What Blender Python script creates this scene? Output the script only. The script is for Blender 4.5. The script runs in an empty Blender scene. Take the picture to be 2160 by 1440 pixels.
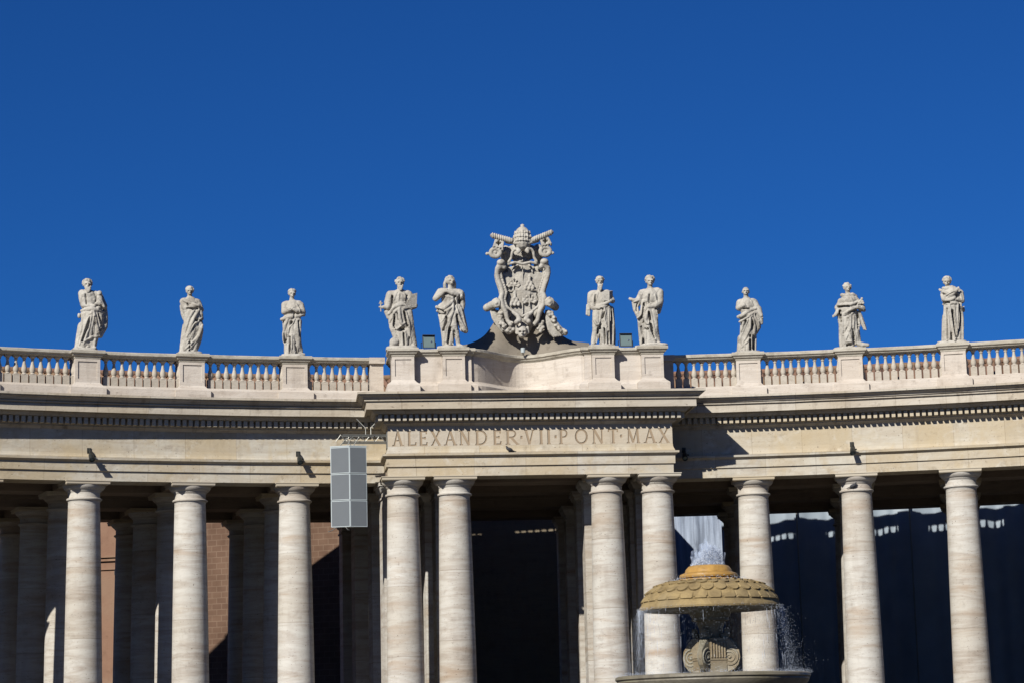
import bpy, bmesh, math, random
import numpy as np
from mathutils import Vector, Matrix
from mathutils.bvhtree import BVHTree
random.seed(7)
scn = bpy.context.scene
COL = scn.collection
PI = math.pi

# ------------------------------------------------------------------ camera
CAMP = Vector((-11.6007, -36.7496, 1.6)); FPX = 4912.8
yaw, pitch, roll = 0.1048, 0.1734, 0.0261
F0 = Vector((math.sin(yaw), math.cos(yaw), 0)); R0 = Vector((math.cos(yaw), -math.sin(yaw), 0)); ZU = Vector((0, 0, 1))
FW = F0*math.cos(pitch) + ZU*math.sin(pitch); U0 = -F0*math.sin(pitch) + ZU*math.cos(pitch)
RX = math.cos(roll)*R0 - math.sin(roll)*U0; UPV = math.sin(roll)*R0 + math.cos(roll)*U0
cam = bpy.data.cameras.new('camera'); camo = bpy.data.objects.new('camera', cam); COL.objects.link(camo)
cam.sensor_fit = 'HORIZONTAL'; cam.sensor_width = 36; cam.lens = FPX*36/2160
cam.clip_start = .5; cam.clip_end = 20000
M4 = Matrix((RX, UPV, -FW)).transposed().to_4x4(); M4.translation = CAMP
camo.matrix_world = M4
scn.camera = camo

# ------------------------------------------------------------------ light
SUN_AZ, SUN_EL = math.radians(38.0), math.radians(32.0)
scn.view_settings.view_transform = 'Standard'; scn.view_settings.look = 'None'
scn.view_settings.exposure = 0.64; scn.view_settings.gamma = 1; scn.view_settings.use_curve_mapping = False
w = bpy.data.worlds.new('World'); scn.world = w; w.use_nodes = True
nt = w.node_tree; nt.nodes.clear()
sky = nt.nodes.new('ShaderNodeTexSky'); sky.sky_type = 'NISHITA'; sky.sun_disc = False
sky.sun_elevation = SUN_EL; sky.sun_rotation = math.radians(180) + SUN_AZ
sky.air_density = 0.85; sky.dust_density = 0.0; sky.ozone_density = 6.0; sky.altitude = 300
gam = nt.nodes.new('ShaderNodeMix'); gam.data_type = 'RGBA'; gam.blend_type = 'MULTIPLY'; gam.inputs[0].default_value = 1.0; gam.inputs[7].default_value = (.132, .45, .865, 1)   # tint: deepens the blue and dims the sky light
bg = nt.nodes.new('ShaderNodeBackground'); bg.inputs[1].default_value = 0.05
wo = nt.nodes.new('ShaderNodeOutputWorld')
nt.links.new(sky.outputs[0], gam.inputs[6]); nt.links.new(gam.outputs[2], bg.inputs[0]); nt.links.new(bg.outputs[0], wo.inputs[0])
sl = bpy.data.lights.new('sun', 'SUN'); sl.energy = 5.0; sl.angle = math.radians(.53); sl.color = (1.0, .96, .875)
so = bpy.data.objects.new('sun', sl); COL.objects.link(so)
sdir = Vector((math.sin(SUN_AZ)*math.cos(SUN_EL), math.cos(SUN_AZ)*math.cos(SUN_EL), -math.sin(SUN_EL)))
so.rotation_euler = sdir.to_track_quat('-Z', 'Y').to_euler(); so.location = (-80, -90, 90)

# ------------------------------------------------------------------ materials
QA = .63                                              # overall albedo level, matched to the exposure above
def stone(name, c1, c2, c3, coord='Object', strata=(.5, .5, 5.0), strat_amt=.6, patch=.35, stain=.35, pits=.5, block=0.0, rough=.85, bump=.25, bscale=1.0, streak=.3, bands=0.0, drums=0.0, blot=0.0):
    c1, c2, c3 = [tuple(v*QA for v in c) for c in (c1, c2, c3)]
    m = bpy.data.materials.new(name); m.use_nodes = True
    n = m.node_tree.nodes; l = m.node_tree.links
    b = n['Principled BSDF']; b.inputs['Roughness'].default_value = rough
    b.inputs['Specular IOR Level'].default_value = .15
    tc = n.new('ShaderNodeTexCoord'); oi = n.new('ShaderNodeObjectInfo')
    add = n.new('ShaderNodeVectorMath'); add.operation = 'MULTIPLY_ADD'
    sc = n.new('ShaderNodeVectorMath'); sc.operation = 'SCALE'; sc.inputs[0].default_value = (37, 71, 53); l.new(oi.outputs['Random'], sc.inputs['Scale'])
    add2 = n.new('ShaderNodeVectorMath'); add2.operation = 'ADD'
    l.new(tc.outputs[coord], add2.inputs[0]); l.new(sc.outputs[0], add2.inputs[1])
    src = add2.outputs[0]
    def noise(scale3, sc_, det=6, rg=.55, dist=0.0):
        mp = n.new('ShaderNodeMapping'); mp.inputs['Scale'].default_value = scale3
        l.new(src, mp.inputs['Vector'])
        t = n.new('ShaderNodeTexNoise'); t.inputs['Scale'].default_value = sc_; t.inputs['Detail'].default_value = det
        t.inputs['Roughness'].default_value = rg; t.inputs['Distortion'].default_value = dist
        l.new(mp.outputs[0], t.inputs['Vector']); return t.outputs['Fac']
    def ramp(fac, p0, p1, v0=0., v1=1.):
        r = n.new('ShaderNodeMapRange'); r.inputs[1].default_value = p0; r.inputs[2].default_value = p1
        r.inputs[3].default_value = v0; r.inputs[4].default_value = v1; r.clamp = True; l.new(fac, r.inputs[0]); return r.outputs[0]
    def mix(a, bcol, fac, mode='MIX'):
        x = n.new('ShaderNodeMix'); x.data_type = 'RGBA'; x.blend_type = mode
        if isinstance(fac, float): x.inputs[0].default_value = fac
        else: l.new(fac, x.inputs[0])
        for i, v in ((6, a), (7, bcol)):
            if isinstance(v, tuple): x.inputs[i].default_value = (*v, 1)
            else: l.new(v, x.inputs[i])
        return x.outputs[2]
    st = noise(strata, 1.0, 7, .62, 1.1)
    col = mix(c1, c2, ramp(st, .42, .72, 0, strat_amt))
    sf = noise(tuple(v*2.7 for v in strata), 1.0, 5, .6, .4)
    col = mix(col, c2, ramp(sf, .52, .70, 0, strat_amt*.45))
    if bands: col = mix(col, (.43*QA, .325*QA, .235*QA), ramp(noise((.22, .22, 1.25), 1.0, 5, .6, .5), .54, .70, 0, bands))
    pt = noise((1, 1, 1), .35*bscale, 4, .5)
    col = mix(col, c3, ramp(pt, .45, .68, 0, patch))
    if block > 0:
        mp = n.new('ShaderNodeVectorMath'); mp.operation = 'MULTIPLY'; mp.inputs[1].default_value = (.43, .01, 1.13); l.new(src, mp.inputs[0])
        fl = n.new('ShaderNodeVectorMath'); fl.operation = 'FLOOR'; l.new(mp.outputs[0], fl.inputs[0])
        wn = n.new('ShaderNodeTexWhiteNoise'); wn.noise_dimensions = '2D'; l.new(fl.outputs[0], wn.inputs['Vector'])
        col = mix(col, c3, ramp(wn.outputs['Value'], .35, 1.0, 0, block))
        col = mix(col, (.62, .60, .58), ramp(wn.outputs['Value'], 0, .3, block*.5, 0), 'MULTIPLY')
        fr = n.new('ShaderNodeVectorMath'); fr.operation = 'FRACTION'; l.new(mp.outputs[0], fr.inputs[0]); sx = n.new('ShaderNodeSeparateXYZ'); l.new(fr.outputs[0], sx.inputs[0])
        col = mix(col, (.45, .40, .36), ramp(sx.outputs['X'], .006, .014, .5, 0), 'MULTIPLY')
    if drums:
        sz = n.new('ShaderNodeSeparateXYZ'); l.new(src, sz.inputs[0]); mm = n.new('ShaderNodeMath'); mm.operation = 'MULTIPLY'; mm.inputs[1].default_value = 1/drums; l.new(sz.outputs['Z'], mm.inputs[0])
        fz = n.new('ShaderNodeMath'); fz.operation = 'FRACT'; l.new(mm.outputs[0], fz.inputs[0])
        col = mix(col, (.45, .38, .33), ramp(fz.outputs[0], .006, .014, .45, 0), 'MULTIPLY')
        wd = n.new('ShaderNodeMath'); wd.operation = 'FLOOR'; l.new(mm.outputs[0], wd.inputs[0]); w1 = n.new('ShaderNodeTexWhiteNoise'); w1.noise_dimensions = '1D'; l.new(wd.outputs[0], w1.inputs['W'])
        col = mix(col, (.84, .80, .75), ramp(w1.outputs['Value'], .3, 1, 0, .8), 'MULTIPLY')
    if blot: col = mix(col, c3, ramp(noise((1, 1, 1), 1.15, 5, .62, .8), .47, .66, 0, blot)); col = mix(col, (.72*QA, .69*QA, .62*QA), ramp(noise((1.3, 1.3, 1.3), 1.7, 4, .6, .5), .58, .72, 0, blot*.7))
    s2 = noise((1.6, 1.6, .35) if coord == 'Object' else (2.4, .45, 1), 1.0, 5, .6)
    col = mix(col, (.50, .46, .43), ramp(s2, .55, .78, 0, streak), 'MULTIPLY')
    s3 = noise((1, 1, 1), 2.2, 6, .65)
    col = mix(col, (.42, .39, .37), ramp(s3, .56, .74, 0, stain), 'MULTIPLY')
    if pits > 0:
        p = noise((1, 1, 3.0), 9.0, 2, .5)
        col = mix(col, (.25, .20, .17), ramp(p, .68, .74, 0, pits), 'MULTIPLY')
    bc = n.new('ShaderNodeBrightContrast'); l.new(col, bc.inputs[0])
    l.new(ramp(oi.outputs['Random'], 0, 1, -.012, .012), bc.inputs[1])
    l.new(bc.outputs[0], b.inputs['Base Color'])
    bp = n.new('ShaderNodeBump'); bp.inputs['Strength'].default_value = bump; bp.inputs['Distance'].default_value = .05
    l.new(noise((1, 1, 2.2), 7.0, 5, .6), bp.inputs['Height']); l.new(bp.outputs[0], b.inputs['Normal'])
    return m
def plain(name, c, rough=.6, metal=0., noise_amt=.0, nscale=4., spec=.3):
    c = tuple(v*QA for v in c)
    m = bpy.data.materials.new(name); m.use_nodes = True
    n = m.node_tree.nodes; l = m.node_tree.links; b = n['Principled BSDF']
    b.inputs['Base Color'].default_value = (*c, 1); b.inputs['Roughness'].default_value = rough; b.inputs['Metallic'].default_value = metal
    b.inputs['Specular IOR Level'].default_value = spec
    if noise_amt:
        tc = n.new('ShaderNodeTexCoord'); t = n.new('ShaderNodeTexNoise'); t.inputs['Scale'].default_value = nscale; t.inputs['Detail'].default_value = 6
        l.new(tc.outputs['Object'], t.inputs['Vector'])
        mx = n.new('ShaderNodeMix'); mx.data_type = 'RGBA'; mx.inputs[6].default_value = (*c, 1); mx.inputs[7].default_value = (*[v*(1-noise_amt) for v in c], 1)
        l.new(t.outputs['Fac'], mx.inputs[0]); l.new(mx.outputs[2], b.inputs['Base Color'])
    return m
MT = {}
MT['col'] = stone('travertine_column', (.66, .635, .585), (.36, .295, .24), (.57, .525, .45), strata=(.35, .35, 2.6), strat_amt=.75, patch=.3, stain=.34, pits=.9, streak=.3, bands=.75, drums=3.1)
MT['ent'] = stone('travertine_entablature', (.62, .58, .50), (.41, .34, .27), (.52, .42, .275), coord='UV', strata=(.5, 2.6, .5), strat_amt=.6, patch=.75, stain=.45, pits=.6, block=.55, streak=.3, blot=.55)
MT['cor'] = stone('travertine_cornice', (.62, .565, .48), (.38, .31, .24), (.46, .38, .27), coord='UV', strata=(.4, 3.0, .5), strat_amt=.6, patch=.5, stain=.75, pits=.5, block=.5, streak=.7)
MT['att'] = stone('travertine_parapet', (.67, .605, .535), (.46, .385, .32), (.55, .46, .37), strata=(.5, .5, 4), strat_amt=.55, patch=.4, stain=.5, pits=.6, streak=.55)
MT['rail'] = stone('weathered_handrail', (.56, .52, .44), (.26, .23, .19), (.38, .33, .25), strata=(1.5, 1.5, 3), strat_amt=.6, patch=.4, stain=.7, pits=.5, streak=.2)
MT['bal'] = stone('baluster_stone', (.55, .50, .43), (.38, .32, .25), (.46, .39, .31), strata=(2, 2, 4), strat_amt=.5, patch=.3, stain=.4, pits=.3, streak=.2)
MT['stat'] = stone('statue_stone', (.56, .53, .475), (.27, .25, .22), (.45, .405, .34), strata=(2.2, 2.2, 1.6), strat_amt=.7, patch=.5, stain=.85, pits=.3, streak=.75, bump=.45, bscale=2.5)
MT['inn'] = stone('shade_toned_travertine', (.34, .27, .21), (.20, .155, .12), (.28, .21, .155), strata=(.5, .5, 3), strat_amt=.6, patch=.4, stain=.4, pits=.3)  # inner stone colour darkened to imitate the shade inside the colonnade
MT['mound'] = stone('mortar_mound', (.285, .25, .205), (.20, .175, .145), (.25, .215, .17), strata=(1, 1, 1), strat_amt=.6, patch=.4, stain=.5, pits=.0)
MT['roof'] = stone('roof_tile', (.27, .145, .095), (.15, .10, .07), (.28, .19, .10), strata=(4, 4, 4), strat_amt=.9, patch=.8, stain=.5, pits=.0)
MT['ochre'] = stone('algae_ochre', (.38, .285, .145), (.20, .15, .085), (.28, .225, .14), strata=(1.4, 1.4, 2), strat_amt=.9, patch=.7, stain=.75, pits=.2, bscale=2)
MT['cap'] = stone('wet_orange_stone', (.52, .31, .10), (.34, .19, .065), (.44, .32, .17), strata=(2, 2, 2), strat_amt=.8, patch=.8, stain=.5, pits=.2, bscale=2, rough=.35)
MT['fst'] = stone('fountain_stone', (.33, .305, .24), (.15, .135, .10), (.27, .18, .08), strata=(1, 1, 2), strat_amt=.8, patch=.6, stain=.6, pits=.3, bscale=2, rough=.5)
MT['fgr'] = stone('fountain_granite', (.24, .215, .165), (.11, .10, .085), (.21, .18, .10), strata=(1, 1, 1), strat_amt=.8, patch=.4, stain=.5, pits=.3, bscale=2, rough=.4)
MT['paint'] = plain('speaker_frame', (.52, .58, .60), .5, noise_amt=.15)
MT['grille'] = plain('speaker_grille', (.165, .182, .20), .8, noise_amt=.12, nscale=3)
MT['dark'] = plain('dark_metal', (.05, .055, .055), .45, .5, .3)
MT['steel'] = plain('galvanised_steel', (.30, .30, .28), .45, .5, .3)
MT['glass'] = plain('floodlight_glass', (.20, .27, .26), .10, 0., .2, spec=.8)
MT['glassf'] = plain('floodlight_housing', (.10, .11, .11), .4, .4)
MT['bird'] = plain('pigeon_feathers', (.06, .06, .07), .7, noise_amt=.4, nscale=20)
MT['int'] = plain('dim_plaster', (.16, .13, .11), .9, noise_amt=.4, nscale=1)
MT['cut'] = plain('letter_brown', (.42, .32, .22), .9, noise_amt=.25)  # darker brown for the floors of the cut letters

# ------------------------------------------------------------------ mesh helpers
class MB:
    def __init__(s): s.v = []; s.f = []; s.uv = []          # uv per loop (parallel to f)
    def add(s, vs, fs, uvs=None):
        o = len(s.v); s.v += [tuple(p) for p in vs]
        for i, f in enumerate(fs):
            s.f.append([o+k for k in f]); s.uv.append(uvs[i] if uvs else [(0, 0)]*len(f))
    def box(s, x0, x1, y0, y1, z0, z1, M=None):
        vs = [(x, y, z) for z in (z0, z1) for y in (y0, y1) for x in (x0, x1)]
        if M is not None: vs = [M @ Vector(p) for p in vs]
        s.add(vs, [(0, 2, 3, 1), (4, 5, 7, 6), (0, 1, 5, 4), (2, 6, 7, 3), (0, 4, 6, 2), (1, 3, 7, 5)])
    def lathe(s, prof, n=48, M=None, closed_ends=True):
        vs = []; fs = []
        for r, z in prof:
            for i in range(n):
                a = 2*PI*i/n; p = Vector((r*math.sin(a), -r*math.cos(a), z)); vs.append(M @ p if M is not None else p)
        for j in range(len(prof)-1):
            for i in range(n):
                k = (i+1) % n; fs.append((j*n+i, j*n+k, (j+1)*n+k, (j+1)*n+i))
        if closed_ends: fs += [tuple(range(n))[::-1], tuple(range((len(prof)-1)*n, len(prof)*n))]
        s.add(vs, fs)
    def stack(s, prof, M=None):                      # square-plan stack: (hx, hy, z)
        vs = []; fs = []
        for hx, hy, z in prof:
            for sx, sy in ((-1, -1), (1, -1), (1, 1), (-1, 1)):
                p = Vector((sx*hx, sy*hy, z)); vs.append(M @ p if M is not None else p)
        for j in range(len(prof)-1):
            for i in range(4): k = (i+1) % 4; fs.append((j*4+i, j*4+k, j*4+4+k, j*4+4+i))
        fs += [(3, 2, 1, 0), tuple(range(len(vs)-4, len(vs)))]
        s.add(vs, fs)
    def sweep(s, path, prof, caps=True, jit=0.0):        # path: (P(x,y), N(x,y), u), prof: closed (o, z)
        vs = []; fs = []; uv = []; n = len(prof)
        for P, N, u in path:
            for o, z in prof:
                j = jit*(random.random()-.5) if jit else 0
                vs.append((P[0]+N[0]*(o+j), P[1]+N[1]*(o+j), z+(jit*(random.random()-.5) if jit else 0)))
        d = [0]
        for i in range(n): a = prof[i]; b = prof[(i+1) % n]; d.append(d[-1]+math.hypot(a[0]-b[0], a[1]-b[1]))
        for k in range(len(path)-1):
            for i in range(n):
                j = (i+1) % n
                fs.append((k*n+i, (k+1)*n+i, (k+1)*n+j, k*n+j))
                u0, u1 = path[k][2], path[k+1][2]
                za, zb = prof[i][1]+prof[i][0]*.6, prof[j][1]+prof[j][0]*.6
                uv.append([(u0, za), (u1, za), (u1, zb), (u0, zb)])
        if caps:
            fs += [tuple(range(n))[::-1], tuple(range((len(path)-1)*n, len(path)*n))]
            uv += [[(path[0][2]+p[0], p[1]) for p in prof[::-1]], [(path[-1][2]+p[0], p[1]) for p in prof]]
        s.add(vs, fs, uv)
    def sphere(s, c, r, n=8, M=None):
        if not isinstance(r, (tuple, list)): r = (r, r, r)
        vs = []; fs = []; m = n//2+1
        for j in range(1, m):
            t = PI*j/m
            for i in range(n):
                a = 2*PI*i/n; p = Vector((r[0]*math.sin(t)*math.cos(a), r[1]*math.sin(t)*math.sin(a), r[2]*math.cos(t)))
                if M is not None: p = M @ p
                vs.append(p+Vector(c))
        top = Vector((0, 0, r[2])); top = M @ top if M is not None else top
        vs += [Vector(c)+top, Vector(c)-top]; T = len(vs)-2
        for j in range(m-2):
            for i in range(n): k = (i+1) % n; fs.append((j*n+i, (j+1)*n+i, (j+1)*n+k, j*n+k))
        for i in range(n):
            k = (i+1) % n; fs.append((T, i, k)); fs.append((T+1, (m-2)*n+k, (m-2)*n+i))
        s.add(vs, fs)
    def tube(s, pts, n=10, cap=True):                # pts: (Vector, r); one swept closed tube
        P = [Vector(p) for p, r in pts]; rs = [r for p, r in pts]
        vs = []; fs = []; prev = None
        for i in range(len(P)):
            a = P[max(i-1, 0)]; b = P[min(i+1, len(P)-1)]; t = (b-a)
            t = t.normalized() if t.length > 1e-9 else Vector((0, 0, 1))
            if prev is None:
                u = t.orthogonal().normalized()
            else:
                u = prev-t*prev.dot(t); u = u.normalized() if u.length > 1e-6 else t.orthogonal().normalized()
            prev = u; vv = t.cross(u)
            for k in range(n):
                an = 2*PI*k/n; vs.append(P[i]+(u*math.cos(an)+vv*math.sin(an))*rs[i])
        for i in range(len(P)-1):
            for k in range(n): q = (k+1) % n; fs.append((i*n+k, i*n+q, (i+1)*n+q, (i+1)*n+k))
        fs += [tuple(range(n))[::-1], tuple(range((len(P)-1)*n, len(P)*n))]
        s.add(vs, fs)
    def chain(s, pts, n=12):                         # capsule chain
        s.tube(pts, n)
        for p, r in pts: s.sphere(p, r*1.0, n)
    def mesh(s, name, recalc=True):
        me = bpy.data.meshes.new(name); me.from_pydata(s.v, [], s.f)
        uvl = me.uv_layers.new(name='UVMap')
        flat = [c for f in s.uv for q in f for c in q]
        if len(flat) == 2*len(me.loops): uvl.data.foreach_set('uv', flat)
        if recalc:
            bm = bmesh.new(); bm.from_mesh(me); bmesh.ops.recalc_face_normals(bm, faces=bm.faces); bm.to_mesh(me); bm.free()
        me.update(); return me
    def build(s, name, mat, parent=None, smooth=None, recalc=True, M=None):
        me = s.mesh(name, recalc); return link(name, me, mat, parent, smooth, M)
def link(name, me, mat, parent=None, smooth=None, M=None):
    if mat is not None and not me.materials: me.materials.append(mat)
    if smooth is not None:
        me.polygons.foreach_set('use_smooth', [True]*len(me.polygons)); me.set_sharp_from_angle(angle=math.radians(smooth))
    o = bpy.data.objects.new(name, me); COL.objects.link(o)
    if parent is not None: o.parent = parent
    if M is not None: o.matrix_local = M
    return o
def thing(name, label, cat, loc=(0, 0, 0), rz=0, group=None):
    o = bpy.data.objects.new(name, None); COL.objects.link(o); o.location = loc; o.rotation_euler = (0, 0, rz)
    o['label'] = label; o['category'] = cat
    if group: o['group'] = group
    o.empty_display_size = .2
    return o
def TR(x, y, z=0, rz=0): return Matrix.Translation((x, y, z)) @ Matrix.Rotation(rz, 4, 'Z')

# ------------------------------------------------------------------ plan of the colonnade
R = 69.905; PH0 = .152; STEP = 4.75/R; PROJ = 2.71; YP = R-PROJ
ROWS = [0, 4.4, 11.2, 16.6]
def pol(r, ph): return (r*math.sin(ph), r*math.cos(ph))
def arcpath(p0, p1, r=R, n=None, inward=True):
    n = n or max(2, int(abs(p1-p0)*r/1.2)); out = []
    for i in range(n+1):
        ph = p0+(p1-p0)*i/n; sg = -1 if inward else 1
        out.append((pol(r, ph), (sg*math.sin(ph), sg*math.cos(ph)), ph*r))
    return out
def polypath(pts, flip=1, u0=0):                     # mitred; normal = right-hand side of travel
    out = []; u = u0
    for i, p in enumerate(pts):
        def nrm(a, b):
            d = Vector((b[0]-a[0], b[1]-a[1])); d.normalize(); return Vector((d.y, -d.x))*flip
        n1 = nrm(pts[i-1], p) if i > 0 else None; n2 = nrm(p, pts[i+1]) if i < len(pts)-1 else None
        if n1 is None: N = n2
        elif n2 is None: N = n1
        else:
            h = (n1+n2).normalized(); N = h/max(.35, h.dot(n1))
        if i > 0: u += math.hypot(p[0]-pts[i-1][0], p[1]-pts[i-1][1])
        out.append((p, (N.x, N.y), u))
    return out
def dens(pts, step=1.2):
    out = [pts[0]]
    for a, b in zip(pts, pts[1:]):
        L = math.hypot(b[0]-a[0], b[1]-a[1]); n = max(1, int(L/step))
        for k in range(1, n+1): out.append((a[0]+(b[0]-a[0])*k/n, a[1]+(b[1]-a[1])*k/n))
    return out

# ------------------------------------------------------------------ ground
def ground():
    mb = MB(); mb.add([(-3000, -3000, 0), (3000, -3000, 0), (3000, 3000, 0), (-3000, 3000, 0)], [(0, 1, 2, 3)])
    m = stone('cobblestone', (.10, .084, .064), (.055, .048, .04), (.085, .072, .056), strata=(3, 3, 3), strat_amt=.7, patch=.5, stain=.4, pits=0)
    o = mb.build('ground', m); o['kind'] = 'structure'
    mb = MB()
    for k in range(3): mb.sweep(arcpath(-.55, .6, R, 60), [(3.1-.45*k, .15*k), (3.1-.45*k, .15*k+.15), (-20, .15*k+.15), (-20, .15*k)])
    o = mb.build('steps', stone('worn_paving', (.13, .12, .10), (.08, .075, .065), (.11, .10, .085), stain=.4, pits=0)); o['kind'] = 'structure'
ground()

# ------------------------------------------------------------------ colonnade
CO = thing('colonnade', 'long curved travertine colonnade with columns, carved inscription, balustrade and projecting central pavilion', 'colonnade', (0, YP, 0))
COI = Matrix.Translation((0, -YP, 0))               # children are written in world coordinates
def part(mb, name, mat, parent=None, smooth=None):
    o = mb.build(name, mat, None, smooth)
    p = parent or CO
    o.parent = p
    if p is CO: o.matrix_parent_inverse = COI
    return o
ARCH = [(-.72, 13.72), (.72, 13.72), (.72, 14.13), (.755, 14.15), (.80, 14.16), (.80, 14.53), (.83, 14.55), (.90, 14.60), (.96, 14.63), (.97, 14.72), (.72, 14.745), (-.72, 14.745)]
FRIE = [(-.72, 14.745), (.80, 14.745), (.80, 14.79), (.765, 14.84), (.735, 14.93), (.72, 15.08), (.72, 15.97), (-.72, 15.97)]
CORN = [(-.72, 15.97), (.74, 15.97), (.76, 15.99), (.86, 16.07), (.90, 16.09), (.90, 16.15), (.98, 16.16), (.98, 16.45), (1.30, 16.46), (1.34, 16.50), (1.42, 16.60), (1.44, 16.66), (1.60, 16.66), (1.60, 16.62), (1.70, 16.62), (1.70, 16.92), (1.67, 16.93), (1.67, 16.97), (1.77, 16.975), (1.79, 17.0), (1.79, 17.03), (1.74, 17.04), (1.74, 17.075), (1.83, 17.08), (1.86, 17.13), (1.93, 17.19), (1.99, 17.215), (1.99, 17.255), (2.08, 17.26), (2.08, 17.36), (.5, 17.44), (-.72, 17.44)]
WL = (-(PH0+STEP*5.6), -.0925); WR = (.0925, PH0+STEP*5.6)
PAVP = [(-5.72, 70.3), (-5.72, YP), (5.72, YP), (5.72, 70.3)]
def dentils(path, o0=.97, o1=1.24, z0=16.17, z1=16.445, sp=.275, wd=.165):
    mb = MB(); tot = 0
    pts = [(Vector(p), Vector(n)) for p, n, u in path]
    carry = sp*.5
    for (a, na), (b, nb) in zip(pts, pts[1:]):
        oa = a+na*1.1; ob = b+nb*1.1; L = (ob-oa).length
        while carry < L:
            t = carry/L; P = oa.lerp(ob, t); d = (ob-oa).normalized(); N = Vector((d.y, -d.x))
            if N.dot(na) < 0: N = -N
            ang = math.atan2(d.y, d.x); M = TR(P.x, P.y, 0, ang); sy = 1 if N.dot(Vector((-d.y, d.x))) > 0 else -1
            y0, y1 = sorted((sy*(o0-1.1), sy*(o1-1.1)))
            mb.box(-wd/2, wd/2, y0, y1, z0+random.uniform(-.004, .004), z1, M); carry += sp
        carry -= L
    return mb
for seg, path in (('w', arcpath(*WL)), ('w', arcpath(*WR)), ('p', polypath(dens(PAVP), 1))):
    if seg == 'p': dpath = polypath([(-5.72, 69.5), (-5.72, YP), (5.72, YP), (5.72, 69.5)], 1)
    else: dpath = path
    # path is walked left to right, viewer side normal is (right-hand side)
    mb = MB(); mb.sweep(path, ARCH, jit=.006); part(mb, 'architrave', MT['ent'])
    mb = MB(); mb.sweep(path, (FRIE[:5]+[(.735, 14.93), (.72, 15.068), (.66, 15.07), (.66, 15.97), (-.72, 15.97)]) if seg == 'p' else FRIE, jit=.004); fr = part(mb, 'frieze', MT['ent'])
    mb = MB(); mb.sweep(path, CORN, jit=.010); cn = part(mb, 'cornice', MT['cor'])
    part(dentils(dpath), 'dentil_band', MT['ent'], cn)
    if seg == 'p': FRIEZE_P = fr

# columns -----------------------------------------------------------
SHAFT = [(.86, .95), (.855, 2.0), (.845, 3.2), (.83, 4.6), (.81, 6.2), (.785, 8.0), (.755, 9.8), (.725, 11.4), (.70, 12.5), (.692, 12.80), (.71, 12.86), (.72, 12.885)]
CAPI = [(.72, 12.885), (.77, 12.90), (.79, 12.93), (.79, 12.96), (.77, 12.985), (.715, 13.0), (.70, 13.03), (.70, 13.24), (.735, 13.26), (.735, 13.295), (.765, 13.30), (.765, 13.335), (.80, 13.345), (.84, 13.375), (.89, 13.43), (.925, 13.49), (.935, 13.545)]
BASE = [(1.0, .45), (1.05, .50), (1.09, .58), (1.05, .68), (.97, .73), (.97, .78), (.92, .80), (.88, .88), (.86, .95)]
def column_meshes():
    mb = MB(); P = []
    for (a, b) in zip(SHAFT, SHAFT[1:]):
        for k in range(3): t = k/3; P.append((a[0]+(b[0]-a[0])*t, a[1]+(b[1]-a[1])*t))
    P.append(SHAFT[-1]); mb.lathe(P, 56); sh = mb.mesh('shaft'); sh.materials.append(MT['col'])
    mb = MB(); mb.lathe(CAPI, 56); ca = mb.mesh('capital'); ca.materials.append(MT['col'])
    mb = MB(); mb.stack([(.93, .93, 13.545), (.95, .95, 13.57), (.955, .955, 13.585), (.955, .955, 13.665), (.985, .985, 13.68), (.985, .985, 13.718)]); ab = mb.mesh('abacus'); ab.materials.append(MT['ent'])
    mb = MB(); mb.stack([(1.1, 1.1, .45), (1.1, 1.1, .452)]); mb.lathe(BASE, 40); ba = mb.mesh('base'); ba.materials.append(MT['col'])
    for me in (sh, ca, ba):
        me.polygons.foreach_set('use_smooth', [True]*len(me.polygons)); me.set_sharp_from_angle(angle=math.radians(35))
    # square pier with the same mouldings
    mb = MB(); mb.stack([(.80, .80, .95), (.76, .76, 13.0)]); ps = mb.mesh('pier'); ps.materials.append(MT['col'])
    mb = MB(); mb.stack([(.76, .76, 13.0), (.82, .82, 13.0), (.82, .82, 13.08), (.77, .77, 13.1), (.77, .77, 13.3), (.84, .84, 13.34), (.93, .93, 13.54), (.93, .93, 13.56), (.98, .98, 13.57), (.98, .98, 13.718)]); pc = mb.mesh('pier_capital'); pc.materials.append(MT['col'])
    mb = MB(); mb.stack([(1.02, 1.02, .45), (1.02, 1.02, .75), (.84, .84, .88), (.80, .80, .95)]); pb = mb.mesh('pier_base'); pb.materials.append(MT['col'])
    return sh, ca, ab, ba, ps, pc, pb
CM = column_meshes()
def put(name, me, parent, M=None):
    o = bpy.data.objects.new(name, me); COL.objects.link(o); o.parent = parent
    if parent is CO: o.matrix_parent_inverse = COI
    if M is not None: o.matrix_basis = M
    return o
def column(x, y, ph, sc=1.0):
    c = put('column', CM[0], CO, TR(x, y, 0, -ph) @ Matrix.Diagonal((sc, sc, 1, 1)))
    for nm, me in (('capital', CM[1]), ('abacus', CM[2]), ('base', CM[3])): put(nm, me, c)
def pier(x, y, ph):
    c = put('pier', CM[4], CO, TR(x, y, 0, -ph))
    put('capital', CM[5], c); put('base', CM[6], c)
PHS = sorted([s*(PH0+STEP*k) for k in range(5) for s in (-1, 1)])
for ph in PHS:
    for dr in ROWS: column(*pol(R+dr, ph), ph, 1+.0035*dr)
for x in (-5.7725, -3.45, 3.45, 5.7725): column(x, YP, 0)
for ph in (-.084, -.0495, .0495, .084):
    for dr in ROWS: pier(*pol(R+dr, ph), ph)

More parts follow.
